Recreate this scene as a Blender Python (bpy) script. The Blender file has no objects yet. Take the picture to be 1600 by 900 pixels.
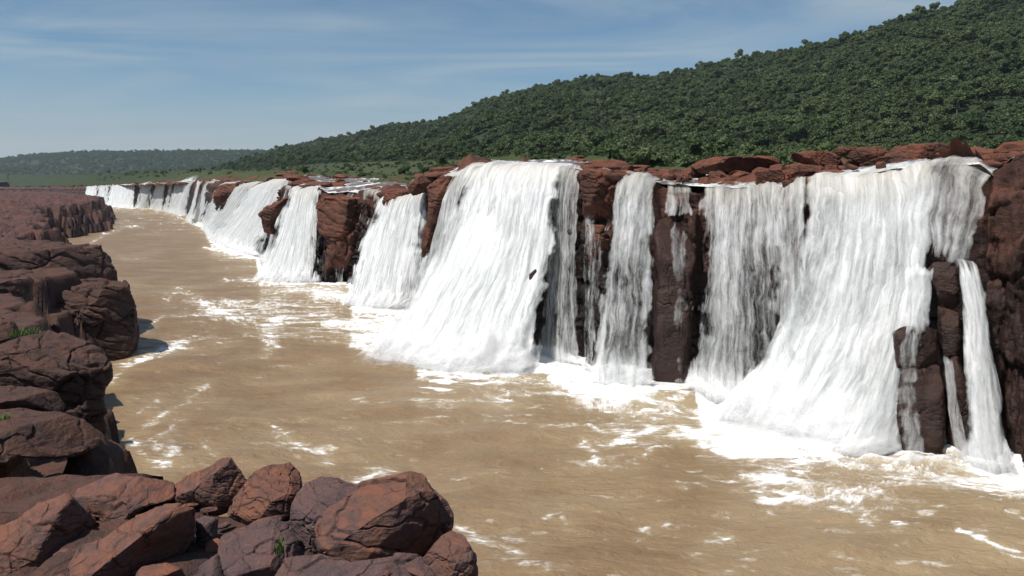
import bpy, bmesh, math, random
import numpy as np
from mathutils import Vector

random.seed(7)
RNG = np.random.default_rng(11)
SC = bpy.context.scene
COL = SC.collection
F = 1240.0          # focal length in pixels of the 1600 px wide photograph
CH = 10.0           # eye height above the lower river
HY = 293.0          # horizon row

# ------------------------------------------------------------------ helpers
def at(px, py, Y):
    return np.array([(px - 800.0) / F * Y, Y, CH - (py - HY) / F * Y])

def hash3(ix, iy, iz, seed):
    h = (ix.astype(np.int64) * 374761393 + iy.astype(np.int64) * 668265263 + iz.astype(np.int64) * 2147483647 + seed * 974634777) & 0xffffffff
    h = ((h ^ (h >> 13)) * 1274126177) & 0xffffffff
    h = ((h ^ (h >> 16)) * 2246822519) & 0xffffffff
    h = (h ^ (h >> 13)) & 0xffffffff
    return h.astype(np.float64) / 4294967295.0

def vn(x, y, z=None, seed=0):
    x = np.asarray(x, float); y = np.asarray(y, float)
    z = np.zeros_like(x) if z is None else np.asarray(z, float) + np.zeros_like(x)
    x = x + np.zeros_like(y); y = y + np.zeros_like(x); z = z + np.zeros_like(x)
    xi, yi, zi = np.floor(x), np.floor(y), np.floor(z)
    fx, fy, fz = x - xi, y - yi, z - zi
    fx = fx * fx * fx * (fx * (fx * 6 - 15) + 10); fy = fy * fy * fy * (fy * (fy * 6 - 15) + 10); fz = fz * fz * fz * (fz * (fz * 6 - 15) + 10)
    r = 0
    for dx in (0, 1):
        wx = fx if dx else 1 - fx
        for dy in (0, 1):
            wy = fy if dy else 1 - fy
            for dz in (0, 1):
                wz = fz if dz else 1 - fz
                r = r + wx * wy * wz * hash3(xi + dx, yi + dy, zi + dz, seed)
    return r * 2 - 1

def fbm(x, y, z=None, seed=0, o=4, g=0.5):
    r = 0; a = 1; t = 0; f = 1
    zz = 0.0 if z is None else z
    for i in range(o):
        r = r + a * vn(np.asarray(x) * f + i * 17.3, np.asarray(y) * f - i * 9.1, zz * f if z is not None else None, seed + i)
        t += a; a *= g; f *= 2.03
    return r / t * 1.7

def worley(x, y, z, seed=0):
    xi, yi, zi = np.floor(x), np.floor(y), np.floor(z)
    f1 = np.full(x.shape, 9.0); f2 = np.full(x.shape, 9.0); cid = np.zeros(x.shape)
    for dx in (-1, 0, 1):
        for dy in (-1, 0, 1):
            for dz in (-1, 0, 1):
                a, b, c = xi + dx, yi + dy, zi + dz
                h1 = hash3(a, b, c, seed); h2 = hash3(a, b, c, seed + 1); h3 = hash3(a, b, c, seed + 2)
                d = np.sqrt((a + h1 - x) ** 2 + (b + h2 - y) ** 2 + (c + h3 - z) ** 2)
                near = d < f1
                f2 = np.where(near, f1, np.minimum(f2, d)); cid = np.where(near, h1 * 0.61 + h2 * 0.39, cid); f1 = np.where(near, d, f1)
    return f1, f2, cid

def ss(a, b, x):
    t = np.clip((x - a) / (b - a), 0, 1)
    return t * t * (3 - 2 * t)

def tag(o, label=None, cat=None, group=None, kind=None):
    if label: o['label'] = label
    if cat: o['category'] = cat
    if group: o['group'] = group
    if kind: o['kind'] = kind
    return o

def empty(name, loc=(0, 0, 0)):
    o = bpy.data.objects.new(name, None); COL.objects.link(o); o.location = [float(c) for c in loc]; o.empty_display_size = 0.2
    return o

def mesh_obj(name, V, Fq, mat=None, parent=None, smooth=True, attrs=None, uv=None, origin=None):
    V = np.asarray(V, float)
    if origin is not None: V = V - np.asarray(origin, float)
    Fq = np.asarray(Fq, np.int64)
    me = bpy.data.meshes.new(name)
    n = Fq.shape[1]
    me.vertices.add(len(V)); me.vertices.foreach_set('co', V.astype(np.float32).ravel())
    me.loops.add(Fq.size); me.loops.foreach_set('vertex_index', Fq.ravel().astype(np.int32))
    me.polygons.add(len(Fq)); me.polygons.foreach_set('loop_start', (np.arange(len(Fq)) * n).astype(np.int32))
    me.polygons.foreach_set('use_smooth', np.full(len(Fq), smooth))
    me.update(calc_edges=True)
    if uv is not None:
        l = me.uv_layers.new(name='UVMap'); l.data.foreach_set('uv', np.asarray(uv, np.float32)[Fq.ravel()].ravel())
    if attrs:
        for k, a in attrs.items():
            at_ = me.attributes.new(k, 'FLOAT', 'POINT'); at_.data.foreach_set('value', np.asarray(a, np.float32))
    if mat: me.materials.append(mat)
    o = bpy.data.objects.new(name, me); COL.objects.link(o)
    if parent is not None: o.parent = parent
    elif origin is not None: o.location = [float(c) for c in origin]
    return o

def grid_faces(nr, nc, keep=None, flip=False):
    i, j = np.meshgrid(np.arange(nr - 1), np.arange(nc - 1), indexing='ij')
    a = i * nc + j
    f = np.stack([a, a + 1, a + nc + 1, a + nc], -1)
    if flip: f = f[..., ::-1]
    f = f.reshape(-1, 4)
    if keep is not None:
        k = keep.ravel(); f = f[k[f].all(1)]
    return f

# ------------------------------------------------------------------ materials
def newmat(name):
    m = bpy.data.materials.new(name); m.use_nodes = True
    nt = m.node_tree; nt.nodes.clear()
    out = nt.nodes.new('ShaderNodeOutputMaterial')
    return m, nt, out
class NB:
    def __init__(s, nt): s.nt = nt
    def n(s, typ, ins=None, **kw):
        nd = s.nt.nodes.new(typ)
        for k, v in kw.items(): setattr(nd, k, v)
        if ins:
            for k, v in ins.items():
                sock = nd.inputs[k]
                if isinstance(v, bpy.types.NodeSocket): s.nt.links.new(v, sock)
                else: sock.default_value = v
        return nd
    def noise(s, vec, scale, detail=5, rough=0.55, dist=0.0):
        return s.n('ShaderNodeTexNoise', {'Vector': vec, 'Scale': scale, 'Detail': detail, 'Roughness': rough, 'Distortion': dist}).outputs[0]
    def mr(s, v, a, b, c=0.0, d=1.0, smooth=False):
        return s.n('ShaderNodeMapRange', {0: v, 1: a, 2: b, 3: c, 4: d}, interpolation_type='SMOOTHSTEP' if smooth else 'LINEAR').outputs[0]
    def mix(s, f, a, b):
        nd = s.n('ShaderNodeMix', data_type='RGBA')
        for k, v in ((0, f), (6, a), (7, b)):
            if isinstance(v, bpy.types.NodeSocket): s.nt.links.new(v, nd.inputs[k])
            else: nd.inputs[k].default_value = v if k == 0 else (*v[:3], 1)
        return nd.outputs[2]
    def math(s, op, a, b=0.0, c=None, clamp=False):
        ins = {0: a, 1: b}
        if c is not None: ins[2] = c
        return s.n('ShaderNodeMath', ins, operation=op, use_clamp=clamp).outputs[0]
    def scale(s, vec, sc):
        return s.n('ShaderNodeMapping', {'Vector': vec, 'Scale': sc}).outputs[0]
    def attr(s, name): return s.n('ShaderNodeAttribute', attribute_name=name).outputs['Fac']

def rock_mat(name, c1, c2, c3, scale=1.0, wet=0.0, rough=0.85, lichen=0.3, wet_attr=None):
    m, nt, out = newmat(name); b = NB(nt)
    P = b.n('ShaderNodeNewGeometry').outputs['Position']
    nz = b.n('ShaderNodeSeparateXYZ', {0: b.n('ShaderNodeNewGeometry').outputs['Normal']}).outputs[2]
    n1 = b.noise(P, 0.9 * scale, 6, 0.6, 0.4)
    n2 = b.noise(P, 5.0 * scale, 6, 0.65)
    n3 = b.noise(P, 26.0 * scale, 5, 0.7)
    Pl = b.scale(P, (1.0, 1.0, 3.2))
    n4 = b.noise(Pl, 2.2 * scale, 6, 0.6, 0.8)
    col = b.mix(b.mr(n1, 0.38, 0.62), c1, c2)
    col = b.mix(b.mr(n2, 0.52, 0.7, 0, 0.8), col, c3)
    # redder, paler colour on faces that look up
    col = b.mix(b.math('MULTIPLY', b.mr(nz, 0.35, 0.9), b.mr(n4, 0.35, 0.65), clamp=True), col, tuple(min(1, x * k) for x, k in zip(c1, (1.45, 1.2, 1.1))))
    col = b.mix(b.mr(n3, 0.3, 0.5, 0.45, 0.0), col, tuple(x * 0.35 for x in c2))
    col = b.mix(b.mr(b.noise(P, 11 * scale, 3, 0.5), 0.66, 0.74, 0, lichen), col, (0.24, 0.21, 0.18))
    # cracks
    dv = b.n('ShaderNodeMixRGB', {'Fac': 0.22, 'Color1': P, 'Color2': b.n('ShaderNodeTexNoise', {'Vector': P, 'Scale': 1.5 * scale, 'Detail': 4}).outputs[1]}).outputs[0]
    vor = b.n('ShaderNodeTexVoronoi', {'Vector': dv, 'Scale': 1.15 * scale}, feature='DISTANCE_TO_EDGE').outputs[0]
    crack = b.mr(vor, 0.0, 0.018, 1.0, 0.0)
    crack = b.math('MULTIPLY', crack, b.mr(b.noise(P, 1.3 * scale, 2), 0.50, 0.62), clamp=True)
    col = b.mix(b.math('MULTIPLY', crack, 0.75), col, (0.018, 0.011, 0.009))
    ro = rough
    if wet_attr:
        w = b.math('ADD', b.attr(wet_attr), b.math('MULTIPLY', b.math('SUBTRACT', n2, 0.5), 0.8), clamp=True)
        col = b.mix(w, col, (0.016, 0.010, 0.009))
        ro = b.mr(w, 0, 1, rough, 0.42)
    elif wet > 0:
        col = b.mix(wet, col, (0.016, 0.010, 0.009)); ro = rough * (1 - wet * 0.5)
    h = b.math('ADD', b.math('MULTIPLY', n4, 0.5), b.math('MULTIPLY', n2, 0.5))
    h = b.math('ADD', h, b.math('MULTIPLY', n3, 0.16))
    h = b.math('SUBTRACT', h, b.math('MULTIPLY', crack, 0.25))
    bump = b.n('ShaderNodeBump', {'Strength': 0.8, 'Distance': 0.16 / scale, 'Height': h}).outputs[0]
    bs = b.n('ShaderNodeBsdfPrincipled', {'Base Color': col, 'Roughness': ro, 'Normal': bump, 'Specular IOR Level': 0.3})
    nt.links.new(bs.outputs[0], out.inputs[0])
    return m

M_FG = rock_mat('foreground_basalt', (0.158, 0.076, 0.050), (0.092, 0.062, 0.062), (0.070, 0.042, 0.034), 1.6)
M_BANK = rock_mat('bank_basalt', (0.080, 0.043, 0.032), (0.056, 0.037, 0.034), (0.044, 0.030, 0.025), 0.8, lichen=0.15)
M_RED = rock_mat('iron_red_basalt', (0.150, 0.058, 0.034), (0.070, 0.035, 0.026), (0.042, 0.026, 0.020), 0.7, lichen=0.1)
M_CLIFF = rock_mat('cliff_basalt', (0.115, 0.046, 0.029), (0.072, 0.034, 0.024), (0.045, 0.026, 0.019), 0.6, wet_attr='wet', lichen=0.1)
M_WET = rock_mat('wet_basalt', (0.115, 0.05, 0.032), (0.075, 0.04, 0.03), (0.05, 0.03, 0.022), 0.9, wet=0.68, lichen=0.0)
M_FARB = rock_mat('far_bank_basalt', (0.092, 0.049, 0.040), (0.064, 0.041, 0.042), (0.045, 0.030, 0.028), 0.15, lichen=0.1)

def water_mat():
    m, nt, out = newmat('muddy_river_water'); b = NB(nt)
    P = b.n('ShaderNodeNewGeometry').outputs['Position']
    foam = b.attr('foam'); tint = b.attr('tint')
    # fine broken pattern of the foam
    warp = b.n('ShaderNodeMixRGB', {'Fac': 0.25, 'Color1': P, 'Color2': b.n('ShaderNodeTexNoise', {'Vector': P, 'Scale': 0.7, 'Detail': 3}).outputs[1]}).outputs[0]
    pa = b.scale(warp, (1.0, 1.5, 1.0))
    f1 = b.noise(pa, 3.6, 8, 0.75, 1.4)
    f2 = b.noise(pa, 0.9, 6, 0.65, 1.2)
    k = b.math('ADD', b.math('MULTIPLY', f1, 0.6), b.math('MULTIPLY', f2, 0.4))
    v = b.math('ADD', foam, b.math('MULTIPLY', b.math('SUBTRACT', k, 0.5), 2.6))
    fm = b.mr(v, 0.34, 1.25, smooth=True)
    n1 = b.noise(b.scale(P, (0.6, 1.6, 1)), 0.35, 6, 0.6, 0.6)
    col = b.mix(b.mr(n1, 0.35, 0.65), (0.208, 0.130, 0.066), (0.262, 0.172, 0.092))
    col = b.mix(b.math('MULTIPLY', tint, 0.8, clamp=True), col, (0.43, 0.34, 0.21))
    col = b.mix(fm, col, b.mix(b.mr(foam, 0.35, 1.0), (0.70, 0.61, 0.47), (0.88, 0.87, 0.85)))
    w1 = b.noise(b.scale(P, (1.0, 2.0, 1)), 1.3, 5, 0.6, 0.8)
    w2 = b.noise(b.scale(P, (1.0, 1.7, 1)), 5.5, 4, 0.6, 0.5)
    hh = b.math('ADD', b.math('MULTIPLY', w1, 0.7), b.math('MULTIPLY', w2, 0.22))
    hh = b.math('ADD', hh, b.math('MULTIPLY', fm, 0.12))
    bump = b.n('ShaderNodeBump', {'Strength': 0.7, 'Distance': 0.30, 'Height': hh}).outputs[0]
    ro = b.mr(fm, 0, 1, 0.44, 0.8)
    bs = b.n('ShaderNodeBsdfPrincipled', {'Base Color': col, 'Roughness': ro, 'Normal': bump, 'Specular IOR Level': 0.28})
    nt.links.new(bs.outputs[0], out.inputs[0])
    return m
M_WATER = water_mat()

def upper_water_mat():
    m, nt, out = newmat('upper_rapids_water'); b = NB(nt)
    P = b.n('ShaderNodeNewGeometry').outputs['Position']
    foam = b.attr('foam')
    pa = b.scale(P, (1.0, 1.0, 1.0))
    f1 = b.noise(pa, 1.1, 8, 0.7, 1.0)
    v = b.math('ADD', foam, b.math('MULTIPLY', b.math('SUBTRACT', f1, 0.5), 2.2))
    fm = b.mr(v, 0.35, 0.7, smooth=True)
    col = b.mix(fm, (0.16, 0.115, 0.085), (0.84, 0.84, 0.82))
    bump = b.n('ShaderNodeBump', {'Strength': 0.8, 'Distance': 0.3, 'Height': b.math('ADD', b.noise(P, 1.6, 5, 0.6), fm)}).outputs[0]
    bs = b.n('ShaderNodeBsdfPrincipled', {'Base Color': col, 'Roughness': b.mr(fm, 0, 1, 0.3, 0.7), 'Normal': bump})
    nt.links.new(bs.outputs[0], out.inputs[0])
    return m
M_UP = upper_water_mat()

def fall_mat(name, thin=0.0):
    m, nt, out = newmat(name); b = NB(nt)
    uv0 = b.n('ShaderNodeUVMap').outputs[0]
    wob_ = b.n('ShaderNodeTexNoise', {'Vector': uv0, 'Scale': 0.55, 'Detail': 4, 'Roughness': 0.6}).outputs[1]
    wv = b.n('ShaderNodeVectorMath', {0: wob_, 1: (0.5, 0.5, 0.5)}, operation='SUBTRACT').outputs[0]
    wv = b.n('ShaderNodeVectorMath', {0: wv, 1: (0.85, 1.2, 0.0)}, operation='MULTIPLY').outputs[0]
    uv = b.n('ShaderNodeVectorMath', {0: uv0, 1: wv}, operation='ADD').outputs[0]
    dens = b.attr('dens')
    s1 = b.noise(b.scale(uv, (2.3, 0.26, 1)), 1.0, 6, 0.62, 0.7)
    s2 = b.noise(b.scale(uv, (8.5, 0.62, 1)), 1.0, 4, 0.6, 0.6)
    s3 = b.noise(b.scale(uv, (0.75, 0.42, 1)), 1.0, 5, 0.65, 0.8)
    s = b.math('ADD', b.math('MULTIPLY', s1, 0.38), b.math('MULTIPLY', s2, 0.16))
    s = b.math('ADD', s, b.math('MULTIPLY', s3, 0.30))
    s4 = b.noise(b.scale(uv, (2.6, 1.5, 1)), 1.0, 6, 0.7, 0.5)
    s = b.math('ADD', s, b.math('MULTIPLY', s4, 0.30))
    s = b.math('SUBTRACT', s, 0.09)
    v = b.math('ADD', dens, b.math('MULTIPLY', b.math('SUBTRACT', s, 0.5), 4.2))
    alpha = b.mr(v, -0.25, 1.2, smooth=False)
    alpha = b.math('MULTIPLY', alpha, b.mr(dens, -0.35, 0.0))
    alpha = b.math('MINIMUM', alpha, 1.0, clamp=True)
    # glassy grey-green tongues of unbroken water between the white foam
    g = b.math('ADD', b.math('MULTIPLY', s1, 0.5), b.math('MULTIPLY', b.noise(b.scale(uv, (5.5, 0.3, 1)), 1.0, 4, 0.6, 0.3), 0.5))
    gm = b.math('MULTIPLY', b.mr(g, 0.56, 0.40), b.mr(b.attr('dens'), 0.5, 1.9, 1.0, 0.35), clamp=True)
    col = b.mix(gm, (0.92, 0.92, 0.92), (0.42, 0.46, 0.44))
    vsep = b.n('ShaderNodeSeparateXYZ', {0: uv0}).outputs[1]; lipa = b.attr('lipd')
    col = b.mix(b.math('MULTIPLY', b.mr(lipa, 1.6, 0.0, 0, 0.6), b.mr(s4, 0.3, 0.6), clamp=True), col, (0.62, 0.52, 0.38))
    bump = b.n('ShaderNodeBump', {'Strength': 0.6, 'Distance': 0.12, 'Height': s}).outputs[0]
    bs = b.n('ShaderNodeBsdfPrincipled', {'Base Color': col, 'Roughness': 0.55, 'Normal': bump, 'Alpha': 1.0, 'Specular IOR Level': 0.35})
    tl = b.n('ShaderNodeBsdfTranslucent', {'Color': (0.8, 0.84, 0.85, 1), 'Normal': bump})
    mx = b.n('ShaderNodeMixShader', {0: 0.22, 1: bs.outputs[0], 2: tl.outputs[0]})
    tr = b.n('ShaderNodeBsdfTransparent')
    mx2 = b.n('ShaderNodeMixShader', {0: alpha, 1: tr.outputs[0], 2: mx.outputs[0]})
    nt.links.new(mx2.outputs[0], out.inputs[0])
    return m
M_FALL = fall_mat('falling_water')
def splash_mat():
    m, nt, out = newmat('white_spray'); b = NB(nt)
    uv = b.n('ShaderNodeUVMap').outputs[0]; dens = b.attr('dens')
    n1 = b.noise(uv, 0.9, 7, 0.68, 0.6); n2 = b.noise(uv, 4.0, 4, 0.6)
    k = b.math('ADD', b.math('MULTIPLY', n1, 0.7), b.math('MULTIPLY', n2, 0.3))
    al = b.mr(b.math('ADD', dens, b.math('MULTIPLY', b.math('SUBTRACT', k, 0.5), 1.7)), 0.0, 1.25, smooth=True)
    al = b.math('MULTIPLY', al, b.mr(dens, -0.33, 0.3, smooth=True), clamp=True)
    bump = b.n('ShaderNodeBump', {'Strength': 0.4, 'Distance': 0.12, 'Height': k}).outputs[0]
    d1 = b.n('ShaderNodeBsdfDiffuse', {'Color': (0.94, 0.94, 0.94, 1), 'Normal': bump})
    d2 = b.n('ShaderNodeBsdfTranslucent', {'Color': (0.9, 0.9, 0.9, 1), 'Normal': bump})
    mx = b.n('ShaderNodeMixShader', {0: 0.3, 1: d1.outputs[0], 2: d2.outputs[0]})
    mx2 = b.n('ShaderNodeMixShader', {0: al, 1: b.n('ShaderNodeBsdfTransparent').outputs[0], 2: mx.outputs[0]})
    nt.links.new(mx2.outputs[0], out.inputs[0]); return m
M_SPLASH = splash_mat()

def mist_mat(name, d):
    m, nt, out = newmat(name); b = NB(nt)
    v = b.n('ShaderNodeVolumePrincipled', {'Color': (0.97, 0.97, 0.97, 1), 'Density': d, 'Anisotropy': 0.2})
    nt.links.new(v.outputs[0], out.inputs['Volume'])
    return m
M_HAZE = mist_mat('haze_air', 0.000065)
for nd in M_HAZE.node_tree.nodes:
    if nd.type == 'PRINCIPLED_VOLUME': nd.inputs['Color'].default_value = (0.72, 0.83, 0.97, 1)

def ground_mat():
    m, nt, out = newmat('bank_ground'); b = NB(nt)
    P = b.n('ShaderNodeNewGeometry').outputs['Position']
    grass = b.attr('grass'); wood = b.attr('wood')
    n1 = b.noise(P, 0.06, 6, 0.65); n2 = b.noise(P, 0.6, 6, 0.6)
    g = b.mix(b.mr(n1, 0.35, 0.65), (0.048, 0.064, 0.024), (0.082, 0.084, 0.036))
    g = b.mix(b.mr(n2, 0.4, 0.7, 0, 0.7), g, (0.035, 0.052, 0.018))
    r = b.mix(b.mr(n2, 0.35, 0.65), (0.15, 0.058, 0.034), (0.065, 0.035, 0.027))
    v = b.mr(b.math('ADD', grass, b.math('MULTIPLY', b.math('SUBTRACT', n1, 0.5), 0.9)), 0.35, 0.65)
    col = b.mix(v, r, g)
    col = b.mix(wood, col, (0.030, 0.045, 0.020))
    bump = b.n('ShaderNodeBump', {'Strength': 0.8, 'Distance': 0.6, 'Height': b.math('ADD', n2, n1)}).outputs[0]
    bs = b.n('ShaderNodeBsdfPrincipled', {'Base Color': col, 'Roughness': 0.9, 'Normal': bump, 'Specular IOR Level': 0.2})
    nt.links.new(bs.outputs[0], out.inputs[0])
    return m
M_GROUND = ground_mat()

def leaf_mat(name, a, bb, c):
    m, nt, out = newmat(name); b = NB(nt)
    P = b.n('ShaderNodeNewGeometry').outputs['Position']
    oi = b.n('ShaderNodeObjectInfo').outputs['Random']
    r = b.n('ShaderNodeValToRGB', {0: oi})
    e = r.color_ramp.elements
    e[0].position = 0.0; e[0].color = (*a, 1); e[1].position = 1.0; e[1].color = (*c, 1)
    x = e.new(0.5); x.color = (*bb, 1)
    n = b.noise(P, 0.9, 3, 0.6)
    n00 = b.noise(P, 0.035, 4, 0.6)
    n0 = b.noise(P, 0.018, 3, 0.55)
    col = b.mix(b.mr(n0, 0.42, 0.6, 0, 0.6), r.outputs[0], (0.150, 0.200, 0.075))
    col = b.mix(b.mr(n00, 0.58, 0.40, 0.0, 0.5), col, (0.040, 0.075, 0.034))
    col = b.mix(b.mr(n, 0.35, 0.65, 0.0, 0.5), col, (0.030, 0.055, 0.025))
    bs = b.n('ShaderNodeBsdfPrincipled', {'Base Color': col, 'Roughness': 0.6, 'Specular IOR Level': 0.15})
    tl = b.n('ShaderNodeBsdfTranslucent', {'Color': (0.05, 0.09, 0.015, 1)})
    mx = b.n('ShaderNodeMixShader', {0: 0.25, 1: bs.outputs[0], 2: tl.outputs[0]})
    nt.links.new(mx.outputs[0], out.inputs[0])
    return m
M_LEAF = leaf_mat('forest_leaves', (0.078, 0.112, 0.046), (0.125, 0.172, 0.070), (0.190, 0.225, 0.110))
M_DRY = leaf_mat('dry_leaves', (0.075, 0.062, 0.042), (0.085, 0.075, 0.05), (0.10, 0.085, 0.062))
M_GRASS = leaf_mat('grass_blades', (0.12, 0.22, 0.05), (0.14, 0.25, 0.06), (0.16, 0.27, 0.07))
def plain(name, c, r=0.8):
    m, nt, out = newmat(name); b = NB(nt)
    P = b.n('ShaderNodeNewGeometry').outputs['Position']
    col = b.mix(b.noise(P, 3, 4), tuple(x * 0.7 for x in c), tuple(x * 1.25 for x in c))
    bs = b.n('ShaderNodeBsdfPrincipled', {'Base Color': col, 'Roughness': r})
    nt.links.new(bs.outputs[0], out.inputs[0]); return m
M_BARK = plain('grey_bark', (0.16, 0.12, 0.09))
M_BED = plain('river_bed', (0.12, 0.085, 0.05))

# ------------------------------------------------------------------ the lip of the falls
# lip px, depth, lip py | rock base px, py
N = [(-60, 1100, 292.5, -80, 304), (60, 800, 292.5, 50, 309), (118, 600, 292, 108, 314),
     (150, 500, 291, 142, 318.5), (195, 430, 289, 190, 320.5), (240, 365, 287, 235, 324), (288, 310, 284, 280, 331),
     (320, 255, 284, 308, 340), (345, 205, 285, 322, 352), (372, 168, 286, 338, 366), (397, 145, 288, 360, 378),
     (430, 125, 287, 392, 392), (450, 112, 288, 415, 404), (460, 100, 290, 428, 428), (500, 91, 293, 478, 440),
     (512, 88.5, 299, 506, 442), (560, 86, 299, 543, 442), (590, 80, 301, 568, 455), (640, 74, 307, 612, 468),
     (672, 67, 296, 664, 480), (695, 61, 279, 684, 500), (740, 55.5, 263, 715, 535), (820, 52, 261, 780, 555),
     (900, 49.5, 262, 862, 560), (925, 48.5, 264, 908, 562), (960, 47, 276, 938, 575), (1030, 45.3, 283, 1020, 585),
     (1085, 43.7, 289, 1078, 585), (1110, 43, 290, 1112, 590), (1180, 41.5, 291, 1190, 610), (1240, 39.7, 288, 1228, 635),
     (1270, 38.7, 284, 1265, 655), (1330, 37.2, 274, 1320, 665), (1400, 35.7, 263, 1385, 677), (1480, 34.2, 254, 1450, 690), (1530, 33.3, 252, 1510, 694), (1552, 32.9, 268, 1530, 695), (1580, 32.2, 246, 1566, 704)]
LIP = [at(a, c, y) for a, y, c, d, e in N]
BAS = []
for a, y, c, d, e in N:
    Yb = F * CH / (e - HY); BAS.append(np.array([(d - 800) / F * Yb, Yb, 0.0]))
LIP += [np.array(p) for p in ((20.9, 29.8, 11.9), (21.8, 26.0, 12.3), (23.5, 20.0, 12.3), (28, 11, 12.0), (36, 0, 12), (48, -20, 12))]
BAS += [np.array(p) for p in ((18.25, 28.6, 0), (18.8, 25.0, 0), (20.6, 19.0, 0), (25, 9.5, 0), (33, -2, 0), (45, -22, 0))]
LIP = np.array(LIP); BAS = np.array(BAS)
NPX = np.array([n[0] for n in N] + [1660, 1840, 2250, 3950, 5000, 6000], float)
NY = np.array([n[1] for n in N] + [29.8, 26, 20, 11, 5, 2], float)
def lip_t(px): return np.interp(px, NPX[:len(N)], np.arange(len(N)))
def lerp_rows(A, t):
    i = np.clip(np.floor(t).astype(int), 0, len(A) - 2); f = (t - i)[..., None]
    return A[i] * (1 - f) + A[i + 1] * f
def crest(P):
    d_ = np.hypot(P[:, 0], P[:, 1]); k = np.clip(d_ / 60, 1, 4)
    return (0.36 * fbm(P[:, 0] / (1.5 * k), P[:, 1] / (1.5 * k), None, 15, 4) - 0.05) * np.clip(d_ / 60, 1, 1.6)
def lip_at(px):
    P = lerp_rows(LIP, np.atleast_1d(lip_t(px)).astype(float)); P[:, 2] += crest(P); return P
ZL = LIP[:, 2]
FALLS_ON_LIP = [(738, 905, 1), (694, 742, .7), (968, 1036, .8), (1092, 1226, .8), (1262, 1552, 1), (600, 676, 1), (455, 503, 1), (412, 452, 1), (376, 410, .8), (136, 330, .6)]
WATER_LIPS = [(136, 152), (150, 177), (176, 206), (203, 214), (216, 248), (245, 262), (268, 274), (277, 293), (291, 304), (309, 317)]

# columns along the cliff, denser near the camera
ts = []
t = 0.0
for i in range(len(LIP) - 1):
    L = np.linalg.norm(LIP[i + 1][:2] - LIP[i][:2]); D = 0.5 * (np.hypot(*LIP[i][:2]) + np.hypot(*LIP[i + 1][:2]))
    # widths seen from the river: along x as well as along depth
    step = max(0.085, D * 0.0021)
    if i >= len(N) + 2: step = 0.3
    k = max(2, int(L / step)); ts += list(i + np.arange(k) / k)
ts = np.array(ts + [len(LIP) - 1.0])
Lp = lerp_rows(LIP, ts); Bp = lerp_rows(BAS, ts)
seg = np.r_[0, np.cumsum(np.hypot(np.diff(Lp[:, 0]), np.diff(Lp[:, 1])))]
# smooth the plan a little so that nodes do not show
def smooth_cols(A, s, w=0.8):
    out = A.copy()
    for k in range(A.shape[1]):
        c = A[:, k]
        g = np.arange(s[0], s[-1], 0.2); v = np.interp(g, s, c); n = int(w / 0.2)
        ker = np.hanning(2 * n + 3); ker /= ker.sum()
        v = np.convolve(np.pad(v, n + 1, mode='edge'), ker, 'valid'); out[:, k] = np.interp(s, g, v)
    return out
Lp = smooth_cols(Lp, seg); Lp[:, 2] += crest(Lp); Bp = smooth_cols(Bp, seg)
NR = 120
h = np.linspace(0, 1.06, NR)          # 0 lip .. 1 water line, a bit under water
S, Hh = np.meshgrid(seg, h)            # rows x cols
Lx, Bx = Lp[None], Bp[None]
out = (Bx - Lx)[..., :2]; ol = np.linalg.norm(out, axis=-1, keepdims=True); on = out / ol
zl = Lp[:, 2][None]
Z = zl * (1 - Hh)
dist = np.hypot(Lp[:, 0], Lp[:, 1])[None]
big = np.clip(dist / 60, 1, 6)
# profile: steep upper wall with ledges, foot reaching out
prof = 0.06 + 0.34 * ss(0.0, 0.15, Hh) + 0.22 * ss(0.28, 0.36, Hh + 0.05 * fbm(S / 3.0 / big, Hh * 0, None, 5)) + 0.38 * ss(0.5, 1.0, Hh)
d = prof * ol[..., 0]
# jointed blocks
rcl = ss(float(lip_t(1548)), float(lip_t(1575)), ts)[None]
bw = 1.15 * big * (1 + 1.0 * (rcl > .5)); bh = 2.2 * np.clip(big, 1, 2) * (1 + 0.5 * (rcl > .5))
wx = S + 0.16 * bw * fbm(S / 2.4, Z / 2.0, None, 21); wz = Z + 0.25 * fbm(S / 2.0, Z / 3.0, None, 22)
row = np.floor(wz / bh); cx = np.floor(wx / bw + 0.5 * hash3(row, row * 0, row * 0, 5))
blk = hash3(cx, row, cx * 0, 31) - 0.5
rowb = np.floor(wz / 0.9); cb = np.floor(wx / 0.6 + hash3(rowb, rowb * 0, rowb * 0, 6)); blk2 = hash3(cb, rowb, cb * 0, 32) - 0.5
fx = wx / bw + 0.5 * hash3(row, row * 0, row * 0, 5); fx = np.abs(fx - np.round(fx)); groove = ss(0.10, 0.0, fx)
fz = wz / bh; fz = np.abs(fz - np.round(fz)); groove2 = ss(0.05, 0.0, fz)
edge = ss(0.0, 0.1, Hh)
amp = np.clip(big, 1, 2.0)
fallm = np.zeros(len(ts))
for a_, b_, k_ in FALLS_ON_LIP:
    ta, tb = lip_t(a_), lip_t(b_); fallm = np.maximum(fallm, k_ * ss(ta - .12, ta + .1, ts) * ss(tb + .12, tb - .1, ts))
fm_ = fallm[None]
d = d * (1 - 0.62 * fm_) - 0.25 * fm_
d = d + edge * amp * (1 - 0.65 * fm_) * ((0.95 - 0.35 * rcl) * blk + (0.45 - 0.25 * rcl) * blk2 + 0.18 * fbm(S / 1.5 / big, Z / 2.5, None, 41) + 0.13 * fbm(S / 0.45, Z / 0.6, None, 42) - 0.30 * groove - 0.22 * groove2)
d = np.maximum(d, -0.5)
Z2 = Z + edge * 0.12 * fbm(S / 0.8, Z / 0.8, None, 43)
X = Lx[..., 0] + on[..., 0] * d; Yy = Lx[..., 1] + on[..., 1] * d
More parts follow.
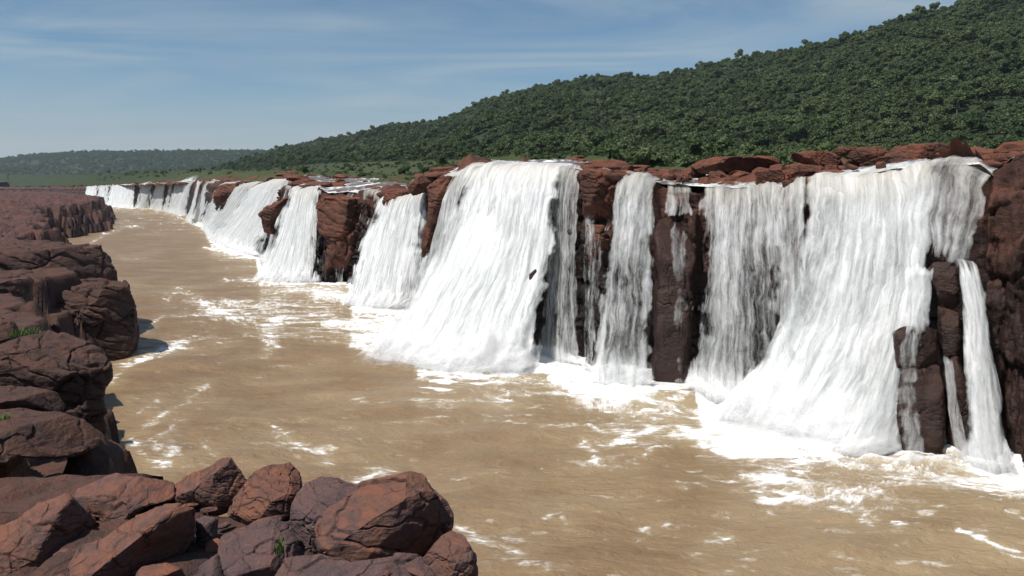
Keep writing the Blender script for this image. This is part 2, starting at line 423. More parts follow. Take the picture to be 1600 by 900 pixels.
# fold back over the top
NB_ = 16
qb = np.linspace(5.0, 0.0, NB_, endpoint=False)[:, None]
Xt = Lx[..., 0] - on[..., 0] * qb * big; Yt = Lx[..., 1] - on[..., 1] * qb * big
Zt = zl + 0.0 * qb + 0.10 * fbm(Xt / 1.2, Yt / 1.2, None, 44) - 0.5 * ss(1.5, 5.0, qb)
Xa = np.vstack([Xt, X]); Ya = np.vstack([Yt, Yy]); Za = np.vstack([Zt, Z2])
wet = np.vstack([np.zeros_like(Xt) + 0.15, 0.28 + 0.72 * ss(0.15, 0.55, Hh + 0.2 * fbm(S / 2.0, Z / 4, None, 46))])
wet = wet * np.where(ts > lip_t(1552), 0.75, 1.0)[None]
V = np.stack([Xa, Ya, Za], -1).reshape(-1, 3)
cl = mesh_obj('cliff', V, grid_faces(NB_ + NR, len(ts), flip=True), M_CLIFF, attrs={'wet': wet.ravel()})
tag(cl, kind='structure', label='red brown basalt cliff that carries the line of falls')

# ------------------------------------------------------------------ inland terrain, hills
def tab(xs): a = np.array(xs, float); return lambda p: np.interp(p, a[:, 0], a[:, 1])
footY = tab([(-400, 1500), (100, 1350), (330, 1100), (400, 900), (450, 720), (600, 470), (760, 360), (900, 320), (1200, 290), (1600, 265), (2400, 240)])
footy = tab([(-400, 287), (0, 287), (200, 283), (330, 272), (400, 264), (500, 255), (600, 251), (760, 248), (900, 245), (1100, 241), (1300, 238), (1600, 236), (2400, 225)])
ridgeY = tab([(-400, 2300), (330, 2300), (430, 2100), (520, 1700), (620, 1400), (710, 1250), (770, 1150), (860, 1050), (1000, 950), (1150, 850), (1260, 800), (1500, 700), (1700, 660), (2400, 600)])
ridgey = tab([(-400, 292), (200, 287), (330, 274), (390, 255), (430, 243), (520, 223), (620, 204), (710, 182), (745, 166), (775, 155), (820, 142), (860, 135), (900, 131), (1000, 127), (1080, 110), (1150, 92), (1260, 75), (1340, 54), (1400, 34), (1500, 9), (1600, -14), (2000, -60), (2400, -60)])
lipYf = lambda p: np.interp(p, NPX, NY)
lipZf = lambda p: np.interp(p, NPX, ZL)
def land(px, Y, rough=True):
    yl, zl_ = lipYf(px), lipZf(px)
    q = np.maximum(Y - yl, 0)
    near = zl_ + (0.030 * yl + 0.15) * (1 - np.exp(-q / (0.30 * yl))) + 0.0
    yf, yr = footY(px), ridgeY(px)
    zf = CH + (HY - footy(px)) / F * yf; zr = CH + (HY - ridgey(px)) / F * yr - 7
    zr = np.maximum(zr, zf)
    u = np.clip((Y - yl * 1.5) / (yf - yl * 1.5), 0, 1)
    z = near + (zf - near) * u ** 1.3
    s = np.clip((Y - yf) / (yr - yf), 0, 1)
    z = z + (zr - zf) * (0.75 * s + 0.25 * ss(0, 1, s))
    over = np.maximum(Y - yr, 0); z = z - 0.12 * over
    X_ = (px - 800) / F * Y
    if rough:
        k = ss(0, 0.15, s) * ss(1.0, 0.85, s)
        z = z + k * 9 * fbm(X_ / 90, Y / 90, None, 61, 4)
    return z
PXs = np.arange(-420, 2500, 3.0)
rr = 27.0 * (2600 / 27.0) ** np.linspace(0, 1, 460)
PG, YG = np.meshgrid(PXs, rr)
ZG = land(PG, YG)
XG = (PG - 800) / F * YG
q = YG - lipYf(PG)
nearbed = ss(60, 30, q / np.clip(lipYf(PG) / 45, 0.7, 5))
bedrock = fbm(XG / 3.2, YG / 3.2, None, 71, 5)
ZG = ZG - 0.42 + nearbed * (0.30 * bedrock + 0.62 * np.maximum(bedrock - 0.42, 0) ** 0.8 * 1.6)
keep = (q > 1.2)
grass = ss(10, 26, q / np.clip(lipYf(PG) / 90, 0.7, 2.5) * (1 + 1.5 * ss(700, 400, PG))) + 0.15 + 0 * PG
ter = mesh_obj('terrain', np.stack([XG, YG, ZG], -1).reshape(-1, 3), grid_faces(len(rr), len(PXs), keep), M_GROUND, attrs={'grass': grass.ravel(), 'wood': np.maximum(ss(-10, 15, YG - footY(PG)) * (PG > 330), 0.85 * ss(620, 380, PG) * ss(250, 550, YG)).ravel()})
tag(ter, kind='structure', label='grassy bank and hillside ground above the falls')

# upper river: rapids running to the lip
PU = np.arange(300, 1760, 2.0); qq = np.linspace(0, 1, 150) ** 1.6
PG2, QQ = np.meshgrid(PU, qq)
YL2 = lipYf(PG2); YG2 = YL2 - 0.15 + QQ * np.minimum(YL2 * 0.95, 50)
XG2 = (PG2 - 800) / F * YG2
ZU = land(PG2, YG2, False) - 0.10 + 0.10 * fbm(XG2 / 1.5, YG2 / 1.0, None, 81, 4) - 0.25 * ss(0.6, 1.0, QQ) - 1.5 * ss(455, 415, PG2) * ss(0.02, 0.12, QQ) - 0.5 * ss(440, 400, PG2)
foamu = 0.42 + 0.35 * fbm(XG2 / 4.0, YG2 / 1.8, None, 82, 4) + 0.35 * ss(0.10, 0.0, QQ) - 0.25 * ss(0.35, 0.8, QQ)
up = mesh_obj('upper_river_water', np.stack([XG2, YG2, ZU], -1).reshape(-1, 3), grid_faces(len(qq), len(PU)), M_UP, attrs={'foam': foamu.ravel()})
tag(up, kind='structure', label='shallow rapids of the upper river running to the lip of the falls')

# far blue hills
fs = tab([(-800, 300), (-300, 275), (-120, 262), (0, 252), (30, 247), (60, 244), (110, 241), (170, 240), (260, 239), (330, 238), (450, 238), (620, 240), (900, 246)])
PF = np.arange(-800, 900, 3.0); uu = np.linspace(0, 1, 60)
P3, U3 = np.meshgrid(PF, uu)
Y3 = 2350 + U3 * 1700
zr3 = CH + (HY - fs(P3)) / F * 3650 - 4
Z3 = 12 + (zr3 - 12) * ss(-0.25, 0.78, U3) * 1.0 + 8 * fbm(P3 / 60, Y3 / 300, None, 91) * ss(0, 0.3, U3) * ss(0.76, 0.5, U3)
Z3 = np.where(U3 < 0.02, -2, Z3); Z3 = Z3 - 60 * ss(0.8, 1, U3)
fh = mesh_obj('far_hills', np.stack([(P3 - 800) / F * Y3, Y3, Z3], -1).reshape(-1, 3), grid_faces(len(uu), len(PF)), M_GROUND, attrs={'grass': np.ones(P3.size), 'wood': ss(0.02, 0.06, U3).ravel()})
tag(fh, kind='structure', label='long low wooded hills on the far horizon')

# base ground far and wide
V = [(-6000, -400, -1.6), (6000, -400, -1.6), (6000, 7000, -1.6), (-6000, 7000, -1.6)]
g = mesh_obj('river_bed', V, [(0, 1, 2, 3)], M_BED); tag(g, kind='structure', label='muddy bed under the river')

# ------------------------------------------------------------------ trees
def crown_mesh(name, seed, w, hgt, nlob, nleaf, leaf, mat, conic=False):
    r = np.random.default_rng(seed)
    cs, rs = [], []
    for i in range(nlob):
        a = r.uniform(0, 2 * math.pi); rad = w * 0.32 * math.sqrt(r.uniform(0, 1)); zc = hgt * r.uniform(0.45, 0.85)
        cs.append((rad * math.cos(a), rad * math.sin(a), zc)); rs.append(w * r.uniform(0.17, 0.30))
    cs = np.array(cs); rs = np.array(rs)
    idx = r.integers(0, nlob, nleaf)
    dr = r.normal(size=(nleaf, 3)); dr /= np.linalg.norm(dr, axis=1)[:, None]; dr[:, 2] = np.abs(dr[:, 2]) * 1.0 - 0.25
    p = cs[idx] + dr * (rs[idx] * r.uniform(0.55, 1.12, nleaf) ** 0.7)[:, None]
    n = dr + r.normal(size=(nleaf, 3)) * 0.55; n /= np.linalg.norm(n, axis=1)[:, None]
    a = np.cross(n, r.normal(size=(nleaf, 3))); a /= np.linalg.norm(a, axis=1)[:, None]; bb = np.cross(n, a)
    s = (leaf * r.uniform(0.6, 1.3, nleaf))[:, None]
    V = np.stack([p - a * s - bb * s * .6, p + a * s * .7 - bb * s, p + a * s + bb * s * .7, p - a * s * .6 + bb * s], 1).reshape(-1, 3)
    Fq = np.arange(nleaf * 4).reshape(-1, 4)
    me = mesh_obj(name, V, Fq, mat, smooth=False)
    return me
def trunk_mesh(name, seed, hgt, r0):
    r = np.random.default_rng(seed); V = []; Fq = []
    def tube(pts, rad):
        b0 = len(V); n = 6
        for p, q_ in zip(pts, rad):
            for k in range(n):
                V.append((p[0] + q_ * math.cos(k * 2 * math.pi / n), p[1] + q_ * math.sin(k * 2 * math.pi / n), p[2]))
        for i in range(len(pts) - 1):
            for k in range(n): Fq.append((b0 + i * n + k, b0 + i * n + (k + 1) % n, b0 + (i + 1) * n + (k + 1) % n, b0 + (i + 1) * n + k))
    tube([(0, 0, -1.2), (0.1, 0, hgt * .3), (0.15, 0.1, hgt * .6)], [r0 * 1.3, r0, r0 * .6])
    for i in range(4):
        a = r.uniform(0, 6.28); e = hgt * r.uniform(.6, .8)
        tube([(0.1, 0, hgt * .35), (math.cos(a) * hgt * .12, math.sin(a) * hgt * .12, hgt * .5), (math.cos(a) * hgt * .26, math.sin(a) * hgt * .26, e)], [r0 * .6, r0 * .45, r0 * .2])
    return mesh_obj(name, V, Fq, M_BARK)
protos = []
specs = [(1, 7.0, 7.0, 7, 900, .34, M_LEAF), (2, 5.6, 8.4, 6, 800, .30, M_LEAF), (3, 8.0, 6.2, 8, 1000, .36, M_LEAF), (4, 5.0, 5.4, 5, 700, .28, M_LEAF), (5, 6.4, 9.2, 7, 900, .32, M_LEAF), (6, 5.6, 7.0, 5, 330, .22, M_DRY)]
TL = 'green broadleaf tree growing in the close forest on the right hillside'
TG = 'trees of the forest on the right hillside'
for sd, w, hg, nl, nf, lf, mt in specs:
    root = empty('tree'); tag(root, TL, 'tree', TG)
    c = crown_mesh('crown', sd, w, hg, nl, nf, lf, mt); c.parent = root
    tr_ = trunk_mesh('trunk', sd + 50, hg, 0.2); tr_.parent = root
    protos.append((root, c, tr_))
# candidate positions
def scatter(step, y0, y1, seed, f, xr):
    r = np.random.default_rng(seed)
    gx, gy = np.meshgrid(np.arange(xr[0], xr[1], step), np.arange(y0, y1, step))
    gx = gx + r.uniform(-.48, .48, gx.shape) * step; gy = gy + r.uniform(-.48, .48, gy.shape) * step
    gx = gx.ravel(); gy = gy.ravel(); px = 800 + F * gx / gy
    k = f(px, gy); return gx[k], gy[k], px[k], r
def in_hill(px, Y): return (Y > footY(px) - 12) & (Y < ridgeY(px) + 14) & (px > 345) & (px < 2050)
pts = []
for st, a, b_, sc in ((3.7, 240, 520, 0.66), (4.4, 520, 900, 0.74), (6.2, 900, 1500, 0.95), (10.0, 1500, 2200, 1.4)):
    gx, gy, px, r = scatter(st, a, b_, int(a), in_hill, (-1100, 900))
    gz = land(px, gy)
    big_ = fbm(gx / 14, gy / 14, None, 133, 3)
    s = sc * np.clip(r.lognormal(0, 0.42, len(gx)) * (1 + 0.38 * big_), 0.45, 1.8)
    s = s * np.where(gy < footY(px) + 8, 0.6, 1.0)
    gap_ = fbm(gx / 11 + 9, gy / 11, None, 135, 3) < 0.62
    pts.append(np.stack([gx, gy, gz - 1.0, s, px], 1)[gap_])
pts = np.vstack(pts)
# the largest seen: near and in the frame
size = pts[:, 3] / pts[:, 1] * ((pts[:, 4] > 340) & (pts[:, 4] < 1603))
order = np.argsort(-size)
ind = order[:288]; rest = order[288:]
used = set(); rr_ = random.Random(3)
def put(proto_i, loc, s, rz, label=None, group=TG):
    root, c, tr_ = protos[proto_i]
    if proto_i in used:
        r2 = root.copy(); COL.objects.link(r2)
        for ch in (c, tr_):
            k = ch.copy(); COL.objects.link(k); k.parent = r2
        root = r2
    used.add(proto_i)
    root.location = [float(v) for v in loc]; root.scale = (float(s),) * 3; root.rotation_euler = (0, 0, rz)
    root['label'] = label or TL; root['category'] = 'tree'
    if label: 
        if 'group' in root: del root['group']
    else:
        root['group'] = group
        if proto_i == 5:
            root['label'] = 'pale brownish dry crowned tree scattered among the green ones on the right hillside'; root['group'] = 'dry crowned trees on the right hillside'
    return root
for n_, i in enumerate(ind):
    p = pts[i]; put(n_ % 6 if n_ < 6 else (5 if rr_.random() < .03 else rr_.randrange(5)), p[:3], p[3], rr_.uniform(0, 6.28))
for px, dy, s, k, lb in ((1153, -6, 2.1, 1, 'dark domed tree standing clear of the ridge at the middle of the skyline'),
                         (1217, -2, 1.5, 5, 'small pale grey brown tree standing clear of the ridge'),
                         (1262, -2, 1.7, 4, 'dark square crowned tree on the ridge right of the pale grey brown one'),
                         (1287, 0, 1.3, 5, 'thin greyish tree on the ridge just right of the square crowned one'),
                         (1403, -2, 1.6, 0, 'greyish topped tree rising from the upper ridge near the right of the photo'),
                         (1506, 0, 2.0, 2, 'dark tree cut by the top edge of the photo on the ridge'),
                         (862, 0, 1.6, 5, 'pale brownish tree on the left shoulder of the ridge')):
    Y_ = float(ridgeY(px)); z_ = float(land(np.array([px]), np.array([Y_]))[0])
    put(k, ((px - 800) / F * Y_, Y_, z_ + 0.5), s, 1.0 + px, lb)

def forest(name, P, label, protos_idx):
    me = bpy.data.meshes.new(name); me.vertices.add(len(P)); me.vertices.foreach_set('co', P[:, :3].astype(np.float32).ravel())
    a = me.attributes.new('sc', 'FLOAT', 'POINT'); a.data.foreach_set('value', P[:, 3].astype(np.float32))
    o = bpy.data.objects.new(name, me); COL.objects.link(o)
    ng = bpy.data.node_groups.new(name + '_nodes', 'GeometryNodeTree')
    ng.interface.new_socket('Geometry', in_out='INPUT', socket_type='NodeSocketGeometry')
    ng.interface.new_socket('Geometry', in_out='OUTPUT', socket_type='NodeSocketGeometry')
    gi = ng.nodes.new('NodeGroupInput'); go = ng.nodes.new('NodeGroupOutput')
    jn = ng.nodes.new('GeometryNodeJoinGeometry')
    for k in protos_idx:
        oi = ng.nodes.new('GeometryNodeObjectInfo'); oi.inputs[0].default_value = protos[k][1]; oi.transform_space = 'ORIGINAL'
        oi.inputs['As Instance'].default_value = True
        ng.links.new(oi.outputs['Geometry'], jn.inputs[0])
    ip = ng.nodes.new('GeometryNodeInstanceOnPoints'); ip.inputs['Pick Instance'].default_value = True
    m2p = ng.nodes.new('GeometryNodeMeshToPoints')
    ng.links.new(gi.outputs[0], m2p.inputs[0]); ng.links.new(m2p.outputs[0], ip.inputs['Points']); ng.links.new(jn.outputs[0], ip.inputs['Instance'])
    rn = ng.nodes.new('FunctionNodeRandomValue'); rn.data_type = 'FLOAT_VECTOR'
    rn.inputs[0].default_value = (-0.1, -0.1, 0); rn.inputs[1].default_value = (0.1, 0.1, 6.283)
    ng.links.new(rn.outputs[0], ip.inputs['Rotation'])
    na = ng.nodes.new('GeometryNodeInputNamedAttribute'); na.data_type = 'FLOAT'; na.inputs[0].default_value = 'sc'
    ng.links.new(na.outputs['Attribute'], ip.inputs['Scale'])
    ng.links.new(ip.outputs[0], go.inputs[0])
    md = o.modifiers.new('scatter', 'NODES'); md.node_group = ng
    tag(o, label, 'forest', kind='stuff'); return o
forest('forest', pts[rest], 'dense green forest covering the rest of the right hillside', [0, 1, 2, 3, 4, 0, 1, 2, 3, 4, 1, 5])
# woods on the far hills
r = np.random.default_rng(5)
nF = 9000
pxf = r.uniform(-330, 700, nF); uf = r.uniform(0.0, 0.80, nF) ** 0.8
Yf = 2350 + uf * 1700
zr3 = CH + (HY - fs(pxf)) / F * 3650 - 4
Zf = 12 + (zr3 - 12) * ss(-0.25, 0.78, uf)
sf = np.clip(r.lognormal(0.55, 0.25, nF), 1.0, 2.6)
forest('far_forest', np.stack([(pxf - 800) / F * Yf, Yf, Zf - 2, sf], 1), 'far off bluish woods on the low horizon hills', [0, 1, 2, 4])
# shrubs along the grassy bank
nS = 5200
pxs = r.uniform(150, 1650, nS); us = r.uniform(0, 1, nS)
yl, yf = lipYf(pxs) * 1.0, footY(pxs)
Ys = yl + 45 + (yf - yl - 45) * us ** 1.4
ok = (Ys < yf) & (fbm((pxs - 800) / F * Ys / 30, Ys / 30, None, 77, 3) > -0.30 + 0.0 * us)
pxs, Ys = pxs[ok], Ys[ok]
ok2 = (pxs > 800) | (r.uniform(0, 1, len(pxs)) < 0.45)
pxs, Ys = pxs[ok2], Ys[ok2]
Zs = land(pxs, Ys) - 0.8
sS = np.clip(r.lognormal(-1.35, 0.35, len(pxs)), 0.12, 0.6) * np.where(pxs > 900, 1.25, np.where(pxs < 620, 0.55, 0.8)) * np.clip(Ys / 250, 0.8, 1.6)
forest('bank_shrubs', np.stack([(pxs - 800) / F * Ys, Ys, Zs - 0.2, sS], 1), 'low green scrub along the bank between the rapids and the forest', [0, 2, 3, 4])

# ------------------------------------------------------------------ rocks
def ico(sub):
    bm = bmesh.new(); bmesh.ops.create_icosphere(bm, subdivisions=sub, radius=1.0)
    V = np.array([v.co[:] for v in bm.verts]); Fq = np.array([[v.index for v in f.verts] for f in bm.faces]); bm.free()
    return V, Fq
ICO = {k: ico(k) for k in (4, 5, 6, 7)}
CAM = np.array([0, 0, CH])
M_FGP = rock_mat('purple_grey_basalt', (0.108, 0.068, 0.062), (0.082, 0.060, 0.066), (0.066, 0.045, 0.042), 1.6)
def poly_rock(name, label, poly, Y, dep, mat, seed=0, sub=6, cat='rock', planes=(), group=None, nfac=4, rough=1.0, crack=1.0, p=2.7, parent=None, strat=0.0):
    poly = np.array(poly, float)
    x, y = poly[:, 0], poly[:, 1]; x1, y1 = np.roll(x, -1), np.roll(y, -1)
    A = (x * y1 - x1 * y).sum() / 2; cx = ((x + x1) * (x * y1 - x1 * y)).sum() / 6 / A; cy = ((y + y1) * (x * y1 - x1 * y)).sum() / 6 / A
    C = at(cx, cy, Y); v = C - CAM; v /= np.linalg.norm(v)
    rt = np.cross(v, [0, 0, 1.0]); rt /= np.linalg.norm(rt); upv = np.cross(rt, v)
    loc = []
    for a, b_ in poly:
        dd = at(a, b_, 1.0) - CAM; s_ = np.dot(C - CAM, v) / np.dot(dd, v); P_ = CAM + dd * s_ - C
        loc.append((np.dot(P_, rt), np.dot(P_, upv)))
    loc = np.array(loc)
    # radius as a function of angle
    th = np.linspace(-math.pi, math.pi, 721); R = np.zeros_like(th)
    for i in range(len(loc)):
        a, b_ = loc[i], loc[(i + 1) % len(loc)]; e = b_ - a
        den = np.cos(th) * e[1] - np.sin(th) * e[0]
        with np.errstate(divide='ignore', invalid='ignore'):
            tt = (a[0] * e[1] - a[1] * e[0]) / den
            uu_ = (a[0] * np.sin(th) - a[1] * np.cos(th)) / den
        uu_ = np.where(np.abs(den) < 1e-12, 9, uu_)
        ok_ = (tt > 0) & (uu_ >= -1e-6) & (uu_ <= 1 + 1e-6)
        R = np.where(ok_, np.maximum(R, np.where(ok_, tt, 0)), R)
    ker = np.hanning(17); ker /= ker.sum()
    R = np.convolve(np.r_[R[-9:-1], R, R[1:9]], ker, 'valid')
    V, Fq = ICO[sub]
    # local axes: x right, y up (image), z toward camera
    thv = np.arctan2(V[:, 1], V[:, 0]); rho = np.hypot(V[:, 0], V[:, 1])
    Rv = np.interp(thv, th, R); size = R.mean()
    k = (rho ** p + np.abs(V[:, 2]) ** p) ** (-1 / p)
    L_ = np.stack([Rv * np.cos(thv) * rho * k, Rv * np.sin(thv) * rho * k, dep * V[:, 2] * k], 1)
    r_ = np.random.default_rng(seed * 7 + 1)
    pl = []
    wl = lambda n: np.array([np.dot(n, rt), np.dot(n, upv), np.dot(n, -v)])
    for (n, f_) in planes: pl.append((wl(np.array(n, float) / np.linalg.norm(n)), f_))
    for i in range(nfac):
        a = r_.uniform(-math.pi, math.pi); e = r_.uniform(0.5, 1.15)
        pl.append((np.array([math.cos(a) * math.cos(e), math.sin(a) * math.cos(e), math.sin(e)]), r_.uniform(0.70, 0.88)))
    for n, f_ in pl:
        n = n / np.linalg.norm(n); dd = L_ @ n; off = dd.max() * f_
        ex = np.maximum(dd - off, 0); L_ = L_ - n[None] * (ex * 0.86)[:, None]
    W = C + L_[:, :1] * rt + L_[:, 1:2] * upv + L_[:, 2:3] * (-v)
    # normals approx by radial direction from mesh
    tri = W[Fq]; fn = np.cross(tri[:, 1] - tri[:, 0], tri[:, 2] - tri[:, 0]); vnm = np.zeros_like(W)
    for j in range(3): np.add.at(vnm, Fq[:, j], fn)
    vnm /= np.linalg.norm(vnm, axis=1)[:, None] + 1e-12
    if np.mean(np.sum(vnm * (W - C), 1)) < 0: vnm = -vnm; Fq = Fq[:, ::-1]
    q_ = W / size + seed * 3.7
    dsp = 0.055 * fbm(q_[:, 0] * 1.1, q_[:, 1] * 1.1, q_[:, 2] * 1.1, seed, 3) + 0.016 * fbm(q_[:, 0] * 6, q_[:, 1] * 6, q_[:, 2] * 8, seed + 9, 5)
    wq = q_ + 0.10 * np.stack([fbm(q_[:, 0] * 2, q_[:, 1] * 2, q_[:, 2] * 2, seed + s_, 3) for s_ in (3, 4, 5)], 1)
    # tilted parting planes
    if crack > 0:
        f1, f2, cid = worley(wq[:, 0] * 0.85, wq[:, 1] * 0.85, wq[:, 2] * 1.25, seed + 20)
        dsp = dsp - crack * 0.05 * ss(0.05, 0.0, f2 - f1) + crack * 0.11 * (cid - 0.5)
    if strat > 0:
        sx = wq @ np.array([0.35, 0.1, 1.0]) * 5.0; dsp = dsp - strat * 0.05 * ss(0.12, 0.0, np.abs(sx - np.round(sx))) + strat * 0.05 * (hash3(np.floor(sx), 0 * sx, 0 * sx, seed) - .5)
    W = W + vnm * (dsp * rough * size)[:, None]
    org = C.copy(); org[2] = W[:, 2].min()
    o = mesh_obj(name, W, Fq, mat, origin=org if parent is None else None, parent=parent)
    if parent is None: tag(o, label, cat, group)
    return o

UP = (0, 0, 1)
# --- foreground boulders
FGG = None
poly_rock('boulder', 'flat tilted brown slab in the bottom left corner, streaked with fine cracks', [(-60, 850), (0, 821), (23, 814), (56, 793), (103, 776), (126, 793), (154, 814), (150, 835), (126, 846), (93, 877), (60, 890), (18, 915), (-60, 940)], 8.6, 0.9, M_FG, 1, 7, 'boulder', [((-0.25, -0.35, 1), 0.5)], strat=.6)
poly_rock('boulder', 'low wedge shaped brown rock behind the boulder with the dark right side', [(112, 779), (119, 762), (154, 748), (182, 738), (205, 747), (240, 750), (271, 755), (278, 779), (240, 790), (205, 812), (182, 835), (163, 845), (150, 812), (125, 797)], 9.6, 0.7, M_FG, 2, 6, 'boulder', [((-0.1, -0.2, 1), 0.55)])
poly_rock('boulder', 'rounded brown boulder with a pale sloping top and a dark split right side', [(108, 887), (126, 853), (163, 842), (205, 811), (243, 793), (280, 784), (305, 790), (311, 803), (308, 825), (292, 856), (275, 880), (240, 915), (177, 930), (110, 915)], 8.0, 0.75, M_FG, 3, 7, 'boulder', [((-0.35, -0.35, 1), 0.52), ((0.75, -0.65, -0.1), 0.45)], nfac=2)
poly_rock('boulder', 'small orange brown rock at the bottom edge under the dark sided boulder', [(205, 925), (214, 896), (221, 886), (259, 881), (284, 888), (292, 905), (288, 930)], 7.5, 0.35, M_FG, 4, 5, 'boulder', [(UP, 0.7)])
poly_rock('boulder', 'pointed dark brown boulder rising against the river, left of its rounder twin', [(273, 755), (298, 743), (322, 729), (345, 716), (360, 716), (374, 732), (384, 748), (396, 756), (385, 775), (360, 800), (329, 810), (300, 805), (279, 790)], 9.8, 0.6, M_FG, 5, 7, 'boulder', [((-0.5, -0.3, 1), 0.6), ((0.35, -0.8, 0.25), 0.6)], strat=.7)
poly_rock('boulder', 'grooved rounded boulder with slanting black clefts right of the pointed one', [(384, 750), (398, 737), (424, 725), (452, 724), (465, 742), (469, 760), (460, 783), (455, 808), (430, 830), (389, 830), (355, 805), (366, 776)], 9.6, 0.6, M_FG, 6, 7, 'boulder', [((-0.3, -0.3, 1), 0.62)], strat=1.1)
poly_rock('boulder', 'purplish rounded rock leaning on the left flank of the big cracked boulder', [(462, 770), (478, 753), (501, 744), (527, 746), (566, 760), (560, 800), (530, 850), (500, 880), (466, 872), (450, 830), (455, 790)], 9.2, 0.65, M_FGP, 7, 7, 'boulder', [((-0.3, -0.4, 1), 0.6)], strat=.6)
poly_rock('boulder', 'biggest reddish boulder at the water edge with a blocky cracked lower front', [(536, 778), (567, 757), (606, 746), (637, 738), (660, 740), (676, 764), (693, 785), (703, 805), (701, 830), (692, 845), (684, 866), (666, 878), (637, 874), (613, 880), (581, 893), (550, 891), (518, 878), (497, 860), (492, 827), (508, 797)], 8.9, 0.75, M_FG, 8, 7, 'boulder', [((-0.3, -0.55, 1), 0.62), ((0.3, -0.9, 0.1), 0.62)], nfac=4, crack=1.5)
poly_rock('boulder', 'round shouldered boulder at the bottom right of the foreground rocks', [(672, 860), (690, 838), (706, 830), (725, 837), (740, 860), (744, 890), (742, 940), (640, 950), (640, 900)], 8.3, 0.55, M_FG, 9, 7, 'boulder', [((0, -0.2, 1), 0.7)])
poly_rock('boulder', 'flat purple grey slab with a tiny green plant on it', [(345, 836), (382, 822), (424, 811), (452, 815), (466, 848), (470, 872), (445, 890), (424, 930), (350, 935), (340, 880)], 8.3, 0.5, M_FGP, 10, 7, 'boulder', [((-0.05, -0.35, 1), 0.45)], nfac=3)
poly_rock('boulder', 'low purple brown ledge along the bottom edge under the biggest boulder', [(420, 915), (445, 876), (501, 866), (550, 876), (613, 866), (655, 866), (680, 900), (690, 950), (420, 960)], 7.9, 0.5, M_FGP, 11, 7, 'boulder', [((0, -0.35, 1), 0.5)])
poly_rock('boulder', 'narrow upright purple rock wedged in the gap beside the dark sided boulder', [(305, 812), (322, 806), (340, 812), (342, 850), (328, 862), (308, 852)], 8.6, 0.22, M_FGP, 12, 5, 'boulder', [(UP, 0.8)])
poly_rock('boulder', 'triangular purple rock at the bottom edge left of the flat slab', [(285, 925), (300, 893), (318, 880), (340, 864), (352, 900), (352, 935)], 7.9, 0.3, M_FGP, 13, 5, 'boulder', [((0, -0.3, 1), 0.6)])
# --- left bank stack
poly_rock('bank_rock', 'dark brown overhanging rock at the left edge above a black hollow', [(-80, 660), (-20, 642), (28, 639), (93, 641), (121, 651), (149, 670), (160, 684), (150, 705), (110, 702), (70, 698), (35, 715), (10, 745), (-80, 770)], 13.6, 1.7, M_BANK, 21, 7, 'rock', [((0, -0.1, 1), 0.6)])
poly_rock('bank_rock', 'dark upright rock under the overhang beside the water corner', [(118, 690), (150, 672), (164, 682), (171, 713), (180, 745), (178, 860), (112, 870), (98, 760)], 14.2, 0.8, M_BANK, 22, 6, 'rock', [])
poly_rock('bank_rock', 'low rounded brown slab lying between the overhang and the tall bank rock', [(-70, 610), (0, 604), (47, 605), (89, 614), (102, 634), (90, 650), (40, 655), (-70, 660)], 15.0, 1.0, M_BANK, 23, 6, 'rock', [(UP, 0.6)])
poly_rock('bank_rock', 'tall dark bank rock with a hollowed right face above the river bend', [(-60, 545), (0, 539), (28, 527), (70, 519), (103, 527), (140, 540), (161, 549), (171, 569), (171, 592), (158, 606), (157, 625), (165, 690), (140, 710), (100, 700), (40, 650), (-60, 650)], 17.5, 2.0, M_BANK, 24, 7, 'rock', [((0.05, -0.1, 1), 0.72), ((0.2, -0.95, 0.1), 0.5)], strat=.8, crack=1.4)
poly_rock('bank_rock', 'smooth brown rock at the left edge beside the upper grass tuft', [(-50, 500), (0, 493), (22, 505), (30, 527), (10, 545), (-50, 560)], 20, 1.2, M_BANK, 25, 6, 'rock', [(UP, 0.7)])
# --- promontory
poly_rock('bank_rock', 'large dark block standing in the river at the left, orange on its top edge', [(70, 470), (84, 446), (110, 436), (140, 429), (175, 431), (200, 439), (208, 458), (216, 482), (216, 510), (211, 540), (205, 556), (190, 566), (130, 566), (75, 540)], 48, 4.0, M_BANK, 26, 7, 'rock', [(UP, 0.75), ((0.3, -0.95, 0), 0.6)], strat=.8, crack=1.3)
poly_rock('bank_rock', 'dark upper terrace of bedrock behind the large block in the river', [(-80, 388), (0, 382), (33, 378), (100, 380), (155, 381), (170, 395), (184, 425), (182, 450), (140, 470), (60, 470), (-80, 470)], 53, 5.0, M_BANK, 27, 7, 'rock', [(UP, 0.8)], strat=1.2, crack=1.2)
poly_rock('bank_rock', 'brown layered outcrop at the left edge left of the large river block', [(-60, 430), (0, 422), (40, 428), (52, 440), (46, 475), (30, 510), (-60, 530)], 40, 3.0, M_BANK, 28, 7, 'rock', [(UP, 0.75)], strat=1.2)
